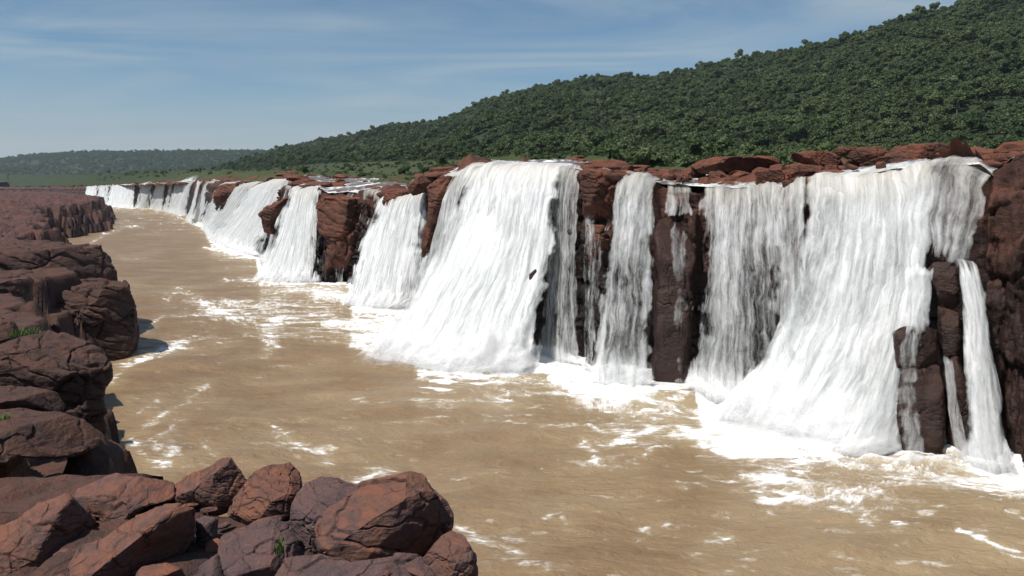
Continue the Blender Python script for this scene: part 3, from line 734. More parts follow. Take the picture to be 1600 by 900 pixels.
# --- rocks along the lip
RG = 'rocks on the lip of the falls'
R = [('square topped dark red rock split in two tiers right of the widest fall', [(905, 272), (915, 262), (945, 257), (985, 259), (1003, 268), (1003, 278), (980, 285), (970, 300), (962, 342), (935, 345), (915, 340), (907, 305)], 46.6, 1.7, 31),
     ('low brown rock under the two tiered one, left of the narrow middle fall', [(916, 345), (938, 342), (957, 350), (950, 395), (938, 420), (925, 425), (918, 390)], 46, 1.0, 32),
     ('long low red rock shelf in the rapids above the narrow middle falls', [(1078, 262), (1090, 252), (1120, 246), (1160, 243), (1205, 246), (1222, 255), (1215, 266), (1160, 270), (1100, 270)], 50, 3.0, 33),
     ('round brown boulder on the lip left of the dark notch', [(1178, 270), (1195, 261), (1215, 262), (1227, 275), (1222, 292), (1200, 300), (1182, 294)], 41.5, 0.9, 34),
     ('pair topping dark red rock above the dark notch in the lip', [(1228, 268), (1240, 258), (1265, 254), (1287, 262), (1284, 278), (1262, 286), (1236, 282)], 41.3, 1.1, 35),
     ('small squarish red stone hanging over the dark notch', [(1252, 282), (1264, 277), (1277, 280), (1279, 298), (1266, 305), (1253, 301)], 39.6, 0.5, 36),
     ('smallest red stone on the lip between the round boulder and the squarish stone', [(1223, 284), (1232, 279), (1242, 283), (1242, 296), (1230, 299), (1223, 295)], 39.8, 0.4, 37),
     ('flat red rock in the rapids behind the dark notch', [(1234, 240), (1260, 234), (1290, 236), (1315, 243), (1312, 256), (1270, 258), (1238, 252)], 47, 1.8, 38),
     ('long red boulder standing left of the largest red boulder on the skyline of the falls', [(1303, 236), (1315, 229), (1345, 226), (1372, 229), (1388, 238), (1388, 258), (1362, 267), (1343, 258), (1325, 247)], 44, 1.4, 39),
     ('largest orange red boulder on top of the falls near the right of the photo', [(1384, 244), (1398, 230), (1440, 221), (1472, 223), (1487, 236), (1476, 252), (1435, 263), (1392, 267)], 42.5, 1.8, 40),
     ('red boulder at the head of the right cliff beside the rightmost fall', [(1510, 252), (1530, 242), (1560, 236), (1600, 234), (1650, 236), (1670, 300), (1600, 300), (1560, 296), (1545, 272)], 34.0, 1.5, 41),
     ('brown ridge of rock dividing the widest fall from the fall to its left', [(668, 292), (700, 268), (738, 258), (748, 266), (728, 290), (708, 320), (700, 345), (680, 372), (668, 415), (660, 418), (664, 350), (672, 315)], 58.5, 1.2, 42),
     ('small brown rocks in the rapids left of the dividing ridge', [(636, 292), (650, 276), (668, 268), (686, 272), (684, 290), (668, 302), (645, 306)], 66, 1.6, 43),
     ('big rust red rock buttress with an orange top between two left hand falls', [(495, 318), (500, 308), (520, 300), (545, 291), (575, 291), (592, 300), (588, 320), (578, 340), (572, 400), (552, 430), (545, 446), (506, 446), (510, 405), (508, 372), (498, 365)], 84.5, 3.2, 44),
     ('dark brown rock over the head of the third large fall from the left', [(598, 312), (606, 299), (638, 294), (652, 300), (648, 318), (622, 327), (604, 338)], 75.5, 1.6, 45),
     ('dark jutting rock between the two leftmost large falls', [(405, 334), (414, 322), (436, 313), (464, 299), (474, 302), (458, 325), (446, 345), (428, 366), (414, 362)], 99, 2.4, 46),
     ('brown rock bank capping the lip above the small left falls', [(333, 300), (345, 288), (380, 283), (418, 284), (410, 292), (388, 300), (360, 316), (335, 322)], 172, 5.0, 47)]
for lb, po, Y, dp, sd in R:
    poly_rock('lip_rock', lb, po, Y, dp, M_RED, sd, 6, 'rock', [(UP, 0.72)], crack=1.8, strat=1.2, nfac=6)
# more small stones strewn over the rapids
SG = 'small stones strewn over the rapids'
rs = np.random.default_rng(88)
V0b, F0b = ICO[5]
V0, F0 = ICO[4]
stm = []
for k in range(5):
    s_ = rs.uniform(0.6, 1.2, 3) * np.array([1.3, 1.0, 0.6]); V_ = V0.copy()
    for j in range(9):
        n = rs.normal(size=3); n /= np.linalg.norm(n); dd = V_ @ n; V_ = V_ - n[None] * np.maximum(dd - rs.uniform(.6, .85), 0)[:, None]
    V_ = V_ * s_; V_ = V_ * (1 + 0.10 * fbm(V_[:, 0] * 2 + k * 5, V_[:, 1] * 2, V_[:, 2] * 2, k, 4))[:, None]
    o = mesh_obj('stone', V_, F0, M_RED); stm.append(o.data)
    bpy.data.objects.remove(o)
PEB = []
for k in range(3):
    me_ = stm[k].copy(); me_.materials.clear(); me_.materials.append(M_FG); PEB.append(me_)
cnt = 0
while cnt < 150:
    px = rs.uniform(420, 1590) if cnt < 110 else rs.uniform(900, 1500); w = rs.uniform(0.0, 1.0) ** 1.6
    yl = float(lipYf(px)); Y_ = yl + 1.0 + w * 0.5 * yl
    if 740 < px < 890 and w < 0.3: continue
    if 1300 < px < 1500 and w < 0.2: continue
    z_ = float(land(np.array([px]), np.array([Y_]), False)[0])
    o = bpy.data.objects.new('stone', stm[cnt % 5]); COL.objects.link(o)
    s_ = 0.22 + 0.95 * rs.uniform(0, 1) ** 1.8 * (Y_ / 55) ** 0.6
    o.location = ((px - 800) / F * Y_, Y_, z_ - 0.05); o.scale = (s_ * 1.3, s_, s_ * 0.7); o.rotation_euler = (0, 0, rs.uniform(0, 6.28))
    tag(o, 'small red brown stone poking out of the rapids above the falls', 'stone', SG); cnt += 1
# blocky boulders heaped along the rim
bst = []
for k in range(6):
    s_ = rs.uniform(0.7, 1.2, 3) * np.array([1.15, 1.0, 0.85]); V_ = V0b.copy()
    kk = (np.abs(V_) ** 4).sum(1) ** (-1 / 4); V_ = V_ * kk[:, None]
    for j in range(7):
        n = rs.normal(size=3); n /= np.linalg.norm(n); dd = V_ @ n; V_ = V_ - n[None] * np.maximum(dd - dd.max() * rs.uniform(.62, .85), 0)[:, None]
    V_ = V_ * s_; q_ = V_ * 1.0 + k * 7
    f1, f2, cid = worley(q_[:, 0] * 1.3, q_[:, 1] * 1.3, q_[:, 2] * 1.6, 60 + k)
    V_ = V_ * (1 + 0.05 * fbm(q_[:, 0] * 2, q_[:, 1] * 2, q_[:, 2] * 2, k, 5) - 0.06 * ss(0.07, 0, f2 - f1) + 0.08 * (cid - .5))[:, None]
    o = mesh_obj('rim_boulder', V_, F0b, M_RED); bst.append(o.data); bpy.data.objects.remove(o)
cnt2 = 0
for (xa, xb, ya, yb, n_, sa, sb) in ((1083, 1300, 256, 300, 22, 8, 15), (1300, 1385, 240, 262, 4, 7, 12), (905, 1080, 256, 280, 12, 6, 11), (640, 745, 262, 300, 14, 7, 13), (498, 640, 288, 304, 16, 6, 11), (1560, 1600, 240, 262, 4, 9, 13), (335, 450, 283, 300, 12, 4, 8)):
    for k in range(n_):
        px = rs.uniform(xa, xb); py = rs.uniform(ya, yb); yl = float(lipYf(px))
        Y_ = yl + 0.3 + (yb - py) / (yb - ya) * 0.16 * yl
        p_ = at(px, py, Y_); zg = float(land(np.array([px]), np.array([Y_]), False)[0])
        s_ = rs.uniform(sa, sb) / F * Y_
        p_[2] = min(max(p_[2], zg - 0.5), zg + 0.5 * s_) if Y_ > yl + 0.8 else p_[2]
        o = bpy.data.objects.new('rim_boulder', bst[cnt2 % 6]); COL.objects.link(o); cnt2 += 1
        o.location = [float(v) for v in p_]; o.scale = (s_, s_, s_ * rs.uniform(.7, 1)); o.rotation_euler = (rs.uniform(-.3, .3), rs.uniform(-.3, .3), rs.uniform(0, 6.28))
        tag(o, 'blocky red brown boulder heaped with others like it on the rim of the falls', 'boulder', 'blocky boulders heaped on the rim')
# loose stones in the gaps of the foreground
for k in range(34):
    px = rs.uniform(20, 700); Y_ = rs.uniform(7.6, 9.8); p_ = at(px, 0, Y_); 
    o = bpy.data.objects.new('loose_stone', PEB[k % 3]); COL.objects.link(o); s_ = rs.uniform(0.04, 0.13)
    o.location = (float(p_[0]), Y_, 6.18 + s_ * .3); o.scale = (s_ * 1.2, s_, s_ * .7); o.rotation_euler = (rs.uniform(-.3, .3), 0, rs.uniform(0, 6.28))
    tag(o, 'small loose stone lying in a gap between the foreground boulders', 'stone', 'loose stones between the foreground boulders')
# --- wet rocks standing in and under the falls
W_ = [('tall dark column of wet rock between the narrow middle fall and the broad veil', [(1028, 346), (1036, 340), (1060, 338), (1078, 346), (1086, 400), (1084, 480), (1078, 560), (1070, 602), (1018, 604), (1022, 500), (1026, 420)], 42.8, 1.6, 51),
      ('mossy brown knob of rock parting the rightmost fall halfway down', [(1449, 422), (1460, 411), (1480, 411), (1494, 420), (1500, 445), (1497, 475), (1484, 487), (1468, 470), (1458, 440)], 31.8, 0.6, 52),
      ('slim dark rock below the mossy knob, between two strands of water', [(1464, 478), (1484, 484), (1498, 490), (1502, 530), (1494, 562), (1470, 560), (1464, 520)], 31.3, 0.6, 53),
      ('square wet step of rock above the broad dark block at the right', [(1398, 522), (1412, 512), (1440, 509), (1464, 514), (1466, 572), (1440, 580), (1400, 575)], 30.9, 0.7, 54),
      ('broad dark wet block at the waterline under the rightmost fall', [(1407, 585), (1420, 574), (1465, 572), (1474, 600), (1478, 660), (1476, 722), (1440, 722), (1412, 712), (1402, 650)], 30.3, 0.9, 55),
      ('leaning dark wet rock right of the broad block at the waterline', [(1474, 566), (1495, 556), (1506, 580), (1514, 640), (1516, 716), (1480, 720), (1478, 640)], 30.4, 0.8, 56),
      ('small brown rock sticking out of the right edge of the widest fall', [(826, 428), (836, 420), (846, 424), (846, 440), (834, 446), (826, 440)], 46.5, 0.3, 57)]
for lb, po, Y, dp, sd in W_:
    poly_rock('wet_rock', lb, po, Y, dp, M_WET, sd, 6, 'rock', [], crack=1.0, p=4.5, nfac=2)

# ------------------------------------------------------------------ left bank
shore = np.array([(60, -30), (14, -12), (6.5, -4), (3.4, 2), (1.2, 6.5), (-0.45, 7.9), (-0.9, 9.0), (-1.8, 9.9), (-3.6, 10.8), (-5.4, 12.0), (-7.2, 14.2), (-9.0, 17.2), (-10.6, 21), (-12.5, 26), (-17, 33), (-21.5, 39), (-24.0, 45), (-24.6, 49), (-27, 55), (-34, 64), (-48, 90), (-66, 118), (-80, 140), (-86, 150), (-90, 166), (-93, 180), (-108, 215), (-128, 255), (-175, 332), (-200, 372), (-250, 450), (-330, 560), (-480, 700), (-700, 900)], float)
def shore_sd(X, Y):
    # positive inland (to the left of the polyline when walking away from the camera)
    best = np.full(X.shape, 1e9); sg = np.ones(X.shape)
    for i in range(len(shore) - 1):
        a, b_ = shore[i], shore[i + 1]; e = b_ - a; L2 = (e ** 2).sum()
        t_ = np.clip(((X - a[0]) * e[0] + (Y - a[1]) * e[1]) / L2, 0, 1)
        dx, dy = X - a[0] - t_ * e[0], Y - a[1] - t_ * e[1]; d_ = np.hypot(dx, dy)
        cr = e[0] * dy - e[1] * dx
        m_ = d_ < best; best = np.where(m_, d_, best); sg = np.where(m_, np.where(cr > 0, 1, -1), sg)
    return best * sg
def bank_z(X, Y, big=None):
    if big is None: big = 0.4 + 0.6 * ss(11, 16, Y)
    sd = shore_sd(X, Y)
    f1, f2, cid = worley(X / (2.2 * big) + 0.4 * fbm(X / 3, Y / 3, None, 3, 3), Y / (2.2 * big), X * 0, 301)
    sdn = sd + (cid - 0.5) * 1.6 * big + 0.5 * big * fbm(X / (3 * big), Y / (3 * big), None, 305, 3)
    top = 5.0 + 0 * X
    top = np.where(Y > 12, 4.6 + 0.3 * ss(12, 20, Y), top)
    top = top + 1.2 * ss(45, 90, Y) + 1.0 * ss(90, 330, Y)
    top = np.where(Y < 12, 6.15 - 1.5 * ss(10.5, 12.5, Y) + 2.1 * ss(6.5, 2.5, Y), top)
    top = np.where(Y < 6.3, np.minimum(top, CH - 0.50 * np.maximum(Y, 2.6) - 0.45), top)
    top = top - 3.2 * ss(2.0, 1.0, np.hypot(X + 8.6, (Y - 12.1) * 0.8))
    h_ = (0.42 * ss(-0.2, 0.35, sdn / big) + 0.28 * ss(0.8, 1.2, sdn / big) + 0.30 * ss(1.9, 2.5, sdn / big))
    z = -1.2 + (top + 1.2) * h_
    inland = ss(1, 5, sdn / big)
    z = z + inland * ((cid - 0.5) * 0.55 - 0.35 * ss(0.08, 0.0, f2 - f1) + 0.25 * fbm(X / (1.4 * big), Y / (1.4 * big), None, 307, 5)) * np.minimum(big, 2.0)
    z = z + 0.9 * ss(15, 60, sdn) * fbm(X / 25, Y / 25, None, 309, 4)
    return z, sd
gx = np.arange(-46, 7.5, 0.13); gy = np.arange(-9, 66, 0.14)
GX, GY = np.meshgrid(gx, gy); GZ, SD = bank_z(GX, GY)
bk = mesh_obj('rocky_bank_ground', np.stack([GX, GY, GZ], -1).reshape(-1, 3), grid_faces(len(gy), len(gx), SD > -2.5), M_BANK)
tag(bk, kind='structure', label='dark basalt shelf of the near left bank')
pf = np.arange(-700, 260, 2.2); yf_ = 58 * (900 / 58.0) ** np.linspace(0, 1, 330)
GP, GY = np.meshgrid(pf, yf_); GX = (GP - 800) / F * GY
GZ, SD = bank_z(GX, GY, 1.7)
GZ = GZ + 0.35 * fbm(GX / 2.5, GY / 4, None, 311, 5) * ss(-1, 2, SD)
bk = mesh_obj('far_bank_ground', np.stack([GX, GY, GZ - 0.15], -1).reshape(-1, 3), grid_faces(len(yf_), len(pf), (SD > -8)), M_FARB)
tag(bk, kind='structure', label='dark purple brown basalt shelf of the far left bank')

# ------------------------------------------------------------------ lower river
basx = np.array([(100, 317), (140, 320), (245, 325), (300, 334), (320, 355), (330, 376), (400, 402), (408, 440), (545, 443), (549, 474), (600, 484), (645, 490), (652, 545), (700, 573), (760, 579), (860, 577), (868, 585), (920, 602), (1020, 604), (1085, 602), (1100, 640), (1160, 668), (1250, 697), (1350, 707), (1450, 714), (1520, 718), (1600, 748), (1700, 800)], float)
def base_py(px): return np.interp(px, basx[:, 0], basx[:, 1])
# white-water band in front of each stretch: (px, width in px below the base line)
bandw = tab([(100, 1), (245, 2), (300, 3), (330, 8), (400, 7), (410, 4), (500, 4), (545, 3), (552, 16), (640, 20), (655, 40), (690, 34), (720, 16), (800, 8), (850, 5), (866, 16), (930, 22), (1010, 18), (1030, 4), (1085, 4), (1095, 30), (1160, 48), (1250, 36), (1330, 18), (1380, 10), (1430, 4), (1490, 6), (1520, 22), (1590, 14), (1700, 8)])
PW = np.r_[np.arange(-900, -20, 12.0), np.arange(-20, 1640, 1.25), np.arange(1640, 2700, 12.0)]
PYW = np.r_[np.arange(310, 330, 0.5), np.arange(330, 930, 1.0), 930 * 1.06 ** np.arange(0, 24)]
GP, GQ = np.meshgrid(PW, PYW)
GY = F * CH / (GQ - HY); GX = (GP - 800) / F * GY
wob = 10 * fbm(GP / 45, GQ / 9, None, 401, 4) * np.clip((GQ - 300) / 300, 0.1, 1.2)
dpy = GQ - base_py(GP) + wob * 0.5
bw_ = bandw(GP)
pers = np.clip((GQ - HY) / 300, 0.06, 1.6)
ragged = fbm(GX / 1.6, GY / 0.9, None, 403, 5)
foam = 1.5 * ss(bw_ * 1.25, bw_ * 0.35, dpy + ragged * bw_ * 0.9)
foam = np.maximum(foam, 0.40 * np.exp(-np.maximum(dpy - bw_ * .7, 0) / (38 * pers + 3)))
tint = np.exp(-np.maximum(dpy, 0) / (45 * pers + 3)) * 0.9
# long streaks drifting away from the falls (nearly parallel to the picture rows)
st = fbm(GX / 5.0, GY / 0.9, None, 405, 4)
zone = np.exp(-np.maximum(dpy, 0) / (75 * pers + 6))
foam = foam + 0.30 * zone * np.maximum(st, 0)
# drawn strokes: eddies and crests, as polylines on the water, (points, width px, strength)
strokes = [([(500, 462), (545, 466), (600, 480)], 7, .9), ([(560, 532), (620, 526), (660, 540)], 9, .9), ([(575, 546), (640, 562), (700, 576)], 7, .8), ([(320, 388), (380, 397)], 2.5, .9), ([(350, 438), (410, 438)], 2.5, .9), ([(400, 443), (560, 444)], 2, .6), ([(880, 602), (930, 618), (1010, 614)], 8, .8), ([(280, 340), (318, 354)], 1.5, .6), ([(172, 586), (200, 572), (235, 556), (272, 540), (285, 536)], 7, 0.85), ([(176, 568), (215, 566), (270, 548)], 4, .45),
           ([(175, 600), (178, 588)], 5, .6), ([(140, 380), (165, 366), (195, 356), (212, 352)], 2.5, .55), ([(170, 392), (200, 408), (225, 402)], 2.5, .3),
           ([(230, 520), (240, 505), (258, 495), (310, 492), (350, 494)], 3.5, .55), ([(258, 468), (280, 452), (300, 458), (330, 480), (370, 500), (390, 510)], 7, .45),
           ([(350, 470), (400, 478), (430, 474), (500, 480)], 6, .40), ([(420, 520), (440, 498), (500, 500), (560, 512), (620, 516)], 8, .42),
           ([(300, 470), (360, 486), (410, 505), (430, 540)], 6, .40), ([(380, 520), (415, 535), (420, 552)], 4, .45), ([(340, 572), (380, 560), (420, 556)], 3, .35), ([(390, 590), (430, 580)], 3, .25),
           ([(205, 690), (210, 705), (225, 717), (245, 722), (262, 720)], 5, .45), ([(225, 672), (240, 655), (270, 640), (290, 625), (325, 602)], 4, .45), ([(220, 645), (250, 620), (285, 610), (320, 600)], 5, .33), ([(250, 682), (268, 672), (278, 660)], 6, .45), ([(245, 700), (270, 692), (275, 710), (255, 722)], 9, .40), ([(232, 668), (250, 650)], 6, .40), ([(205, 680), (208, 695)], 6, .6),
           ([(318, 690), (320, 704), (332, 712)], 4, .5), ([(355, 664), (390, 660), (420, 664), (440, 672), (455, 688), (465, 690)], 3.5, .7), ([(430, 676), (440, 690), (470, 692), (500, 702), (515, 716)], 6, .45), ([(485, 718), (500, 717)], 3, .5), ([(510, 714), (518, 716)], 4, .75),
           ([(553, 708), (575, 712)], 3, .5), ([(560, 742), (580, 735), (590, 728), (600, 726)], 6, .55), ([(590, 730), (605, 735)], 8, .35),
           ([(845, 668), (880, 667), (920, 670), (935, 676)], 4, .5), ([(912, 690), (925, 702), (933, 722)], 5, .6), ([(958, 690), (990, 680), (1030, 672), (1060, 668), (1085, 682), (1100, 697)], 6, .75), ([(1010, 712), (1030, 702)], 4, .5), ([(1015, 665), (1025, 652), (1060, 640)], 5, .35), ([(1095, 640), (1130, 655), (1180, 665), (1195, 690)], 12, .5), ([(1090, 680), (1130, 700), (1170, 700), (1230, 708)], 10, .6), ([(1140, 715), (1190, 712)], 5, .5),
           ([(1185, 757), (1210, 750), (1240, 754), (1260, 765)], 5, .55), ([(1260, 728), (1300, 722), (1310, 730)], 5, .5), ([(1300, 770), (1330, 790), (1360, 810), (1400, 822)], 6, .3), ([(1315, 800), (1345, 812), (1360, 822)], 5, .35), ([(1496, 828), (1530, 845), (1570, 860), (1600, 868), (1640, 885)], 4.5, .8), ([(1120, 832), (1150, 836)], 4, .65), ([(1000, 838), (1015, 828)], 4, .3), ([(850, 810), (875, 800), (885, 820)], 5, .4), ([(1080, 862), (1100, 855)], 5, .3), ([(800, 864), (815, 872)], 6, .65), ([(762, 860), (790, 885), (850, 895), (880, 898)], 10, .3), ([(700, 818), (735, 825), (740, 840)], 6, .45), ([(1000, 822), (1040, 815)], 4, .3),
           ([(1050, 760), (1070, 768)], 4, .35), ([(640, 600), (700, 590), (730, 592)], 5, .3), ([(760, 620), (790, 640)], 6, .3), ([(870, 590), (900, 618), (960, 622), (1010, 612)], 6, .5), ([(780, 585), (850, 590)], 4, .3)]
SF = np.zeros_like(foam)
flow_w = 3.0 * fbm(GP / 16, GQ / 7, None, 411, 3); flow_h = 2.2 * fbm(GP / 16 + 40, GQ / 7, None, 412, 3)
for pl_, w, s_ in strokes:
    p_ = np.array(pl_, float); x0, x1 = p_[:, 0].min() - 4 * w - 6, p_[:, 0].max() + 4 * w + 6; y0, y1 = p_[:, 1].min() - 3 * w - 5, p_[:, 1].max() + 3 * w + 5
    jj = np.where((PW > x0) & (PW < x1))[0]; ii = np.where((PYW > y0) & (PYW < y1))[0]
    if len(jj) == 0 or len(ii) == 0: continue
    sl = np.ix_(ii, jj); gx_, gy_ = GP[sl] + flow_w[sl], GQ[sl] + flow_h[sl]; best = np.full(gx_.shape, 1e9)
    for a, b_ in zip(p_[:-1], p_[1:]):
        e = b_ - a; t_ = np.clip(((gx_ - a[0]) * e[0] + (gy_ - a[1]) * e[1]) / (e @ e), 0, 1)
        best = np.minimum(best, np.hypot((gx_ - a[0] - t_ * e[0]) * 0.8, (gy_ - a[1] - t_ * e[1]) * 1.5))
    SF[sl] = SF[sl] + s_ * np.exp(-(best / (w * 1.35)) ** 2)
    tint[sl] = tint[sl] + s_ * 0.4 * np.exp(-(best / (w * 2.5)) ** 2)
for cx_, cy_, rx_, ry_, am_ in ((400, 490, 160, 32, .42), (560, 515, 120, 26, .42), (300, 535, 90, 22, .25), (255, 680, 60, 48, .36), (1160, 690, 95, 30, .40), (850, 885, 120, 25, .30), (1360, 800, 110, 45, .26), (480, 695, 90, 26, .22), (590, 735, 60, 22, .3), (640, 545, 80, 25, .3), (900, 620, 80, 18, .3), (230, 350, 90, 12, .25), (980, 690, 60, 25, .28), (1220, 760, 80, 25, .28), (700, 640, 140, 40, .18), (1060, 840, 120, 30, .18), (750, 850, 50, 40, .3)):
    foam = foam + 1.25 * am_ * np.exp(-((GP - cx_) / rx_) ** 2 - ((GQ - cy_) / ry_) ** 2) * (0.55 + 0.9 * np.clip(fbm(GX / 2.2 + flow_w * .1, GY / 0.8, None, 440 + int(cx_) % 7, 4), -0.6, 1))
# lace of foam threads drawn out along the current
wx_ = 1.6 * fbm(GX / 7, GY / 5, None, 451, 3); wy_ = 1.2 * fbm(GX / 7, GY / 5, None, 452, 3)
rid = np.clip(1 - np.abs(fbm((GX + wx_) / 3.2, (GY + wy_ + 0.12 * GX) / 0.75, None, 453, 5)) * 3.2, 0, 1) ** 2
rid2 = np.clip(1 - np.abs(fbm((GX + wx_ * 2) / 1.1, (GY + wy_ * 2) / 0.5, None, 454, 4)) * 3.0, 0, 1) ** 2
big_p = ss(-0.15, 0.55, fbm((GX + wx_) / 9, (GY + wy_) / 4.5, None, 455, 4))
near_ = np.exp(-np.maximum(dpy, 0) / (60 * pers + 5))
lace = (0.6 * rid + 0.5 * rid2)
rid3 = np.clip(1 - np.abs(fbm((GX + wx_ * 1.4) / 1.5, (GY + wy_ * 1.4) / 0.38, None, 457, 4)) * 2.6, 0, 1)
foam = foam + SF * (0.42 + 0.95 * rid3)
foam = foam + lace * (0.16 * big_p + 0.50 * near_ + 0.8 * np.clip(foam, 0, 0.5))
foam = foam + 0.30 * near_ * big_p
tint = tint + 0.5 * near_ * big_p + 0.15 * big_p * rid
# a few bright flecks everywhere
fl = fbm(GX / 0.9, GY / 0.42, None, 421, 4); patch = fbm(GX / 7, GY / 4, None, 422, 3)
foam = foam + 0.42 * ss(0.70, 1.05, fl + 0.35 * patch) + 0.03
tint = tint + 0.25 * ss(0.1, 0.8, patch)
wave = 0.07 * fbm(GX / 1.7, GY / 0.8, None, 431, 4) + 0.16 * fbm(GX / 6.0, GY / 3.0, None, 432, 3) + 0.30 * np.clip(ragged, 0, 1) * ss(0.5, 1.1, foam) * near_
rv = mesh_obj('river_water', np.stack([GX, GY, wave * np.clip(60 / GY, 0.25, 1)], -1).reshape(-1, 3), grid_faces(len(PYW), len(PW), flip=False), M_WATER, attrs={'foam': foam.ravel(), 'tint': tint.ravel()})
tag(rv, kind='structure', label='muddy brown river with white foam drifting from the falls')

# ------------------------------------------------------------------ waterfalls
def fall(label, lipL, lipR, baseL, baseR, dens=1.0, zt=None, zb=0.0, bulge=0.25, mist=0.0, thin=(0, 0, 0, 0), topL=None, topR=None, seed=1, back=2.5, layers=2, parent=None, edge=0.10, mode='flare', od=None):
    """lipL, lipR: px of the lip ends (or 3D tops); base: (px, py) at water level, or 3D points"""
    A = np.array(topL) if topL is not None else lip_at(lipL)[0]
    B = np.array(topR) if topR is not None else lip_at(lipR)[0]
    def bp(b_):
        if len(b_) == 3: return np.array(b_, float)
        Yb = F * CH / (b_[1] - HY); return np.array([(b_[0] - 800) / F * Yb, Yb, 0.0])
    C_, D_ = bp(baseL), bp(baseR)
    Wm = max(np.linalg.norm(C_[:2] - D_[:2]), np.linalg.norm(A[:2] - B[:2])); dist_ = np.hypot(*C_[:2])
    nu = int(np.clip(Wm / max(0.07, dist_ * 0.0016), 10, 260)); nv = int(np.clip(10 / max(0.09, dist_ * 0.0018), 16, 110)); nb = 8 if back > 0 else 1
    u = np.linspace(0, 1, nu)
    # follow the real lip between the ends
    if topL is None:
        top = lip_at(lipL + (lipR - lipL) * u)
    else: top = A[None] * (1 - u[:, None]) + B[None] * u[:, None]
    bot = C_[None] * (1 - u[:, None]) + D_[None] * u[:, None]
    n_out = bot - top; n_out[:, 2] = 0; Lh = np.linalg.norm(n_out, axis=1, keepdims=True); nn = n_out / np.maximum(Lh, 1e-6)
    bot = bot + nn * (bulge * Lh.mean() * (1 - (2 * u - 1) ** 2))[:, None]
    hv = np.linspace(0, 1, nv) ** 1.0
    Vs, Fs, UVs, DE, LD = [], [], [], [], []
    Ht = (top[:, 2] - bot[:, 2]).mean()
    for l in range(layers):
        sd = seed * 13 + l * 5
        rows = []
        s_u = u * Wm
        if back > 0:
            for k in range(nb, 0, -1):
                qb_ = back * k / nb
                yy = top[:, 1] + qb_ * 0.8; P_ = top - nn * qb_
                px_ = 800 + F * P_[:, 0] / P_[:, 1]
                zz = land(px_, P_[:, 1], False) * (0.5 + .5 * k / nb) + top[:, 2] * (0.5 - .5 * k / nb)
                rows.append(np.stack([P_[:, 0], P_[:, 1], np.maximum(zz, top[:, 2] + 0.02) + 0.08 + l * 0.05 + 0.07 * fbm(s_u / 0.8, qb_ + 0 * s_u, None, sd)], 1))
        for h_ in hv:
            if mode == 'flare': g_ = 0.42 * math.sqrt(h_) * (1 - 0.25 * h_) + 0.685 * h_ ** 1.7
            else: g_ = 0.8 * math.sqrt(h_) + 0.2 * h_
            g_ = g_ + 0.04 * min(1, h_ * 12)
            # ledges in the rock make the sheet bulge and shade
            led = 0.35 * fbm(s_u / 2.2, np.full(nu, h_ * 2.2), None, sd + 1, 3) * min(1, h_ * 6) * (1 - 0.4 * h_)
            stre = 0.08 * fbm(s_u / 0.42, np.full(nu, h_ * Ht / 5.0), None, sd + 2, 4) * min(1, h_ * 8)
            off = g_ * Lh[:, 0] + (g_ * bulge * Lh.mean() * (1 - (2 * u - 1) ** 2)) + led * np.clip(Lh.mean() / 4, .3, 1.2) + stre + 0.18 + l * 0.22
            nbar = nn.mean(0) if od is None else np.array([od[0], od[1], 0.0]); nbar /= np.linalg.norm(nbar); Wd = bot - top; Wd[:, 2] = 0; ow = (Wd @ nbar)[:, None] * nbar; lw = Wd - ow
            gl = g_ if mode == 'line' else 0.25 * h_ + 0.75 * h_ ** 2.6
            P_ = top + ow * g_ + lw * gl; P_[:, 2] = top[:, 2] * (1 - h_) + bot[:, 2] * h_ - (0.12 if h_ == 1 else 0)
            P_ = P_ + nn * (led * np.clip(Lh.mean() / 4, .3, 1.2) + stre + 0.15 + l * 0.22)[:, None]
            P_[:, 2] += 0.08 * (1 - h_)
            rows.append(P_)
        G = np.array(rows); nr = len(rows)
        vv = np.r_[-np.linspace(back, 0, nb, endpoint=False) if back > 0 else [], hv * Ht][:nr]
        hh_ = np.clip(vv / Ht, 0, 1)
        UU, VVv = np.meshgrid(s_u, vv); LD.append(np.abs(VVv).ravel() if topL is None else VVv.ravel() * 0 + 3); HH = np.meshgrid(u, hh_)[1]; U_ = np.meshgrid(u, hh_)[0]
        de = np.full(UU.shape, float(dens) - l * 0.55)
        # thin patches (u0,u1,h0,h1,amount)
        for tp in (thin if thin and isinstance(thin[0], (tuple, list)) else []):
            u0, u1, h0, h1, am = tp
            de = de - am * ss(u0 - .08, u0 + .05, U_) * ss(u1 + .08, u1 - .05, U_) * ss(h0 - .08, h0 + .06, HH) * ss(h1 + .1, h1 - .05, HH)
        en = 1.0 * fbm(UU * 0.25 + 3.3, VVv / 1.1, None, sd + 7, 5) * edge + 0.5 * fbm(UU / 0.5, VVv / 2.0, None, sd + 8, 3) * edge
        de = de - 1.7 * ss(edge * 1.6, -0.2 * edge, U_ + en) - 1.7 * ss(1 - edge * 1.6, 1 + 0.2 * edge, U_ - en)
        de = de + 0.55 * ss(0.78, 1.0, HH) * (1 if dens > .4 else .3) + 0.25 * ss(0.12, 0.0, HH)
        if len(baseL) == 3: de = de - 0.5 * ss(0.78, 1.0, HH) - 1.6 * ss(0.80, 1.02, HH + 0.12 * fbm(UU / 0.35, UU * 0, None, sd + 9, 3))
        if back == 0: de = de - 1.5 * ss(0.10, -0.02, HH + 0.05 * fbm(UU / 0.35, UU * 0, None, sd + 10, 3))
        if back > 0: de = de - 1.2 * ss(back * 0.3, back, -VVv)
        off_ = sum(len(x) for x in Vs)
        Vs.append(G.reshape(-1, 3)); Fs.append(grid_faces(nr, nu, flip=True) + off_)
        UVs.append(np.stack([UU + seed * 11.3 + l * 5.1, VVv + seed * 3.1 + l * 7.7], -1).reshape(-1, 2)); DE.append(de.ravel())
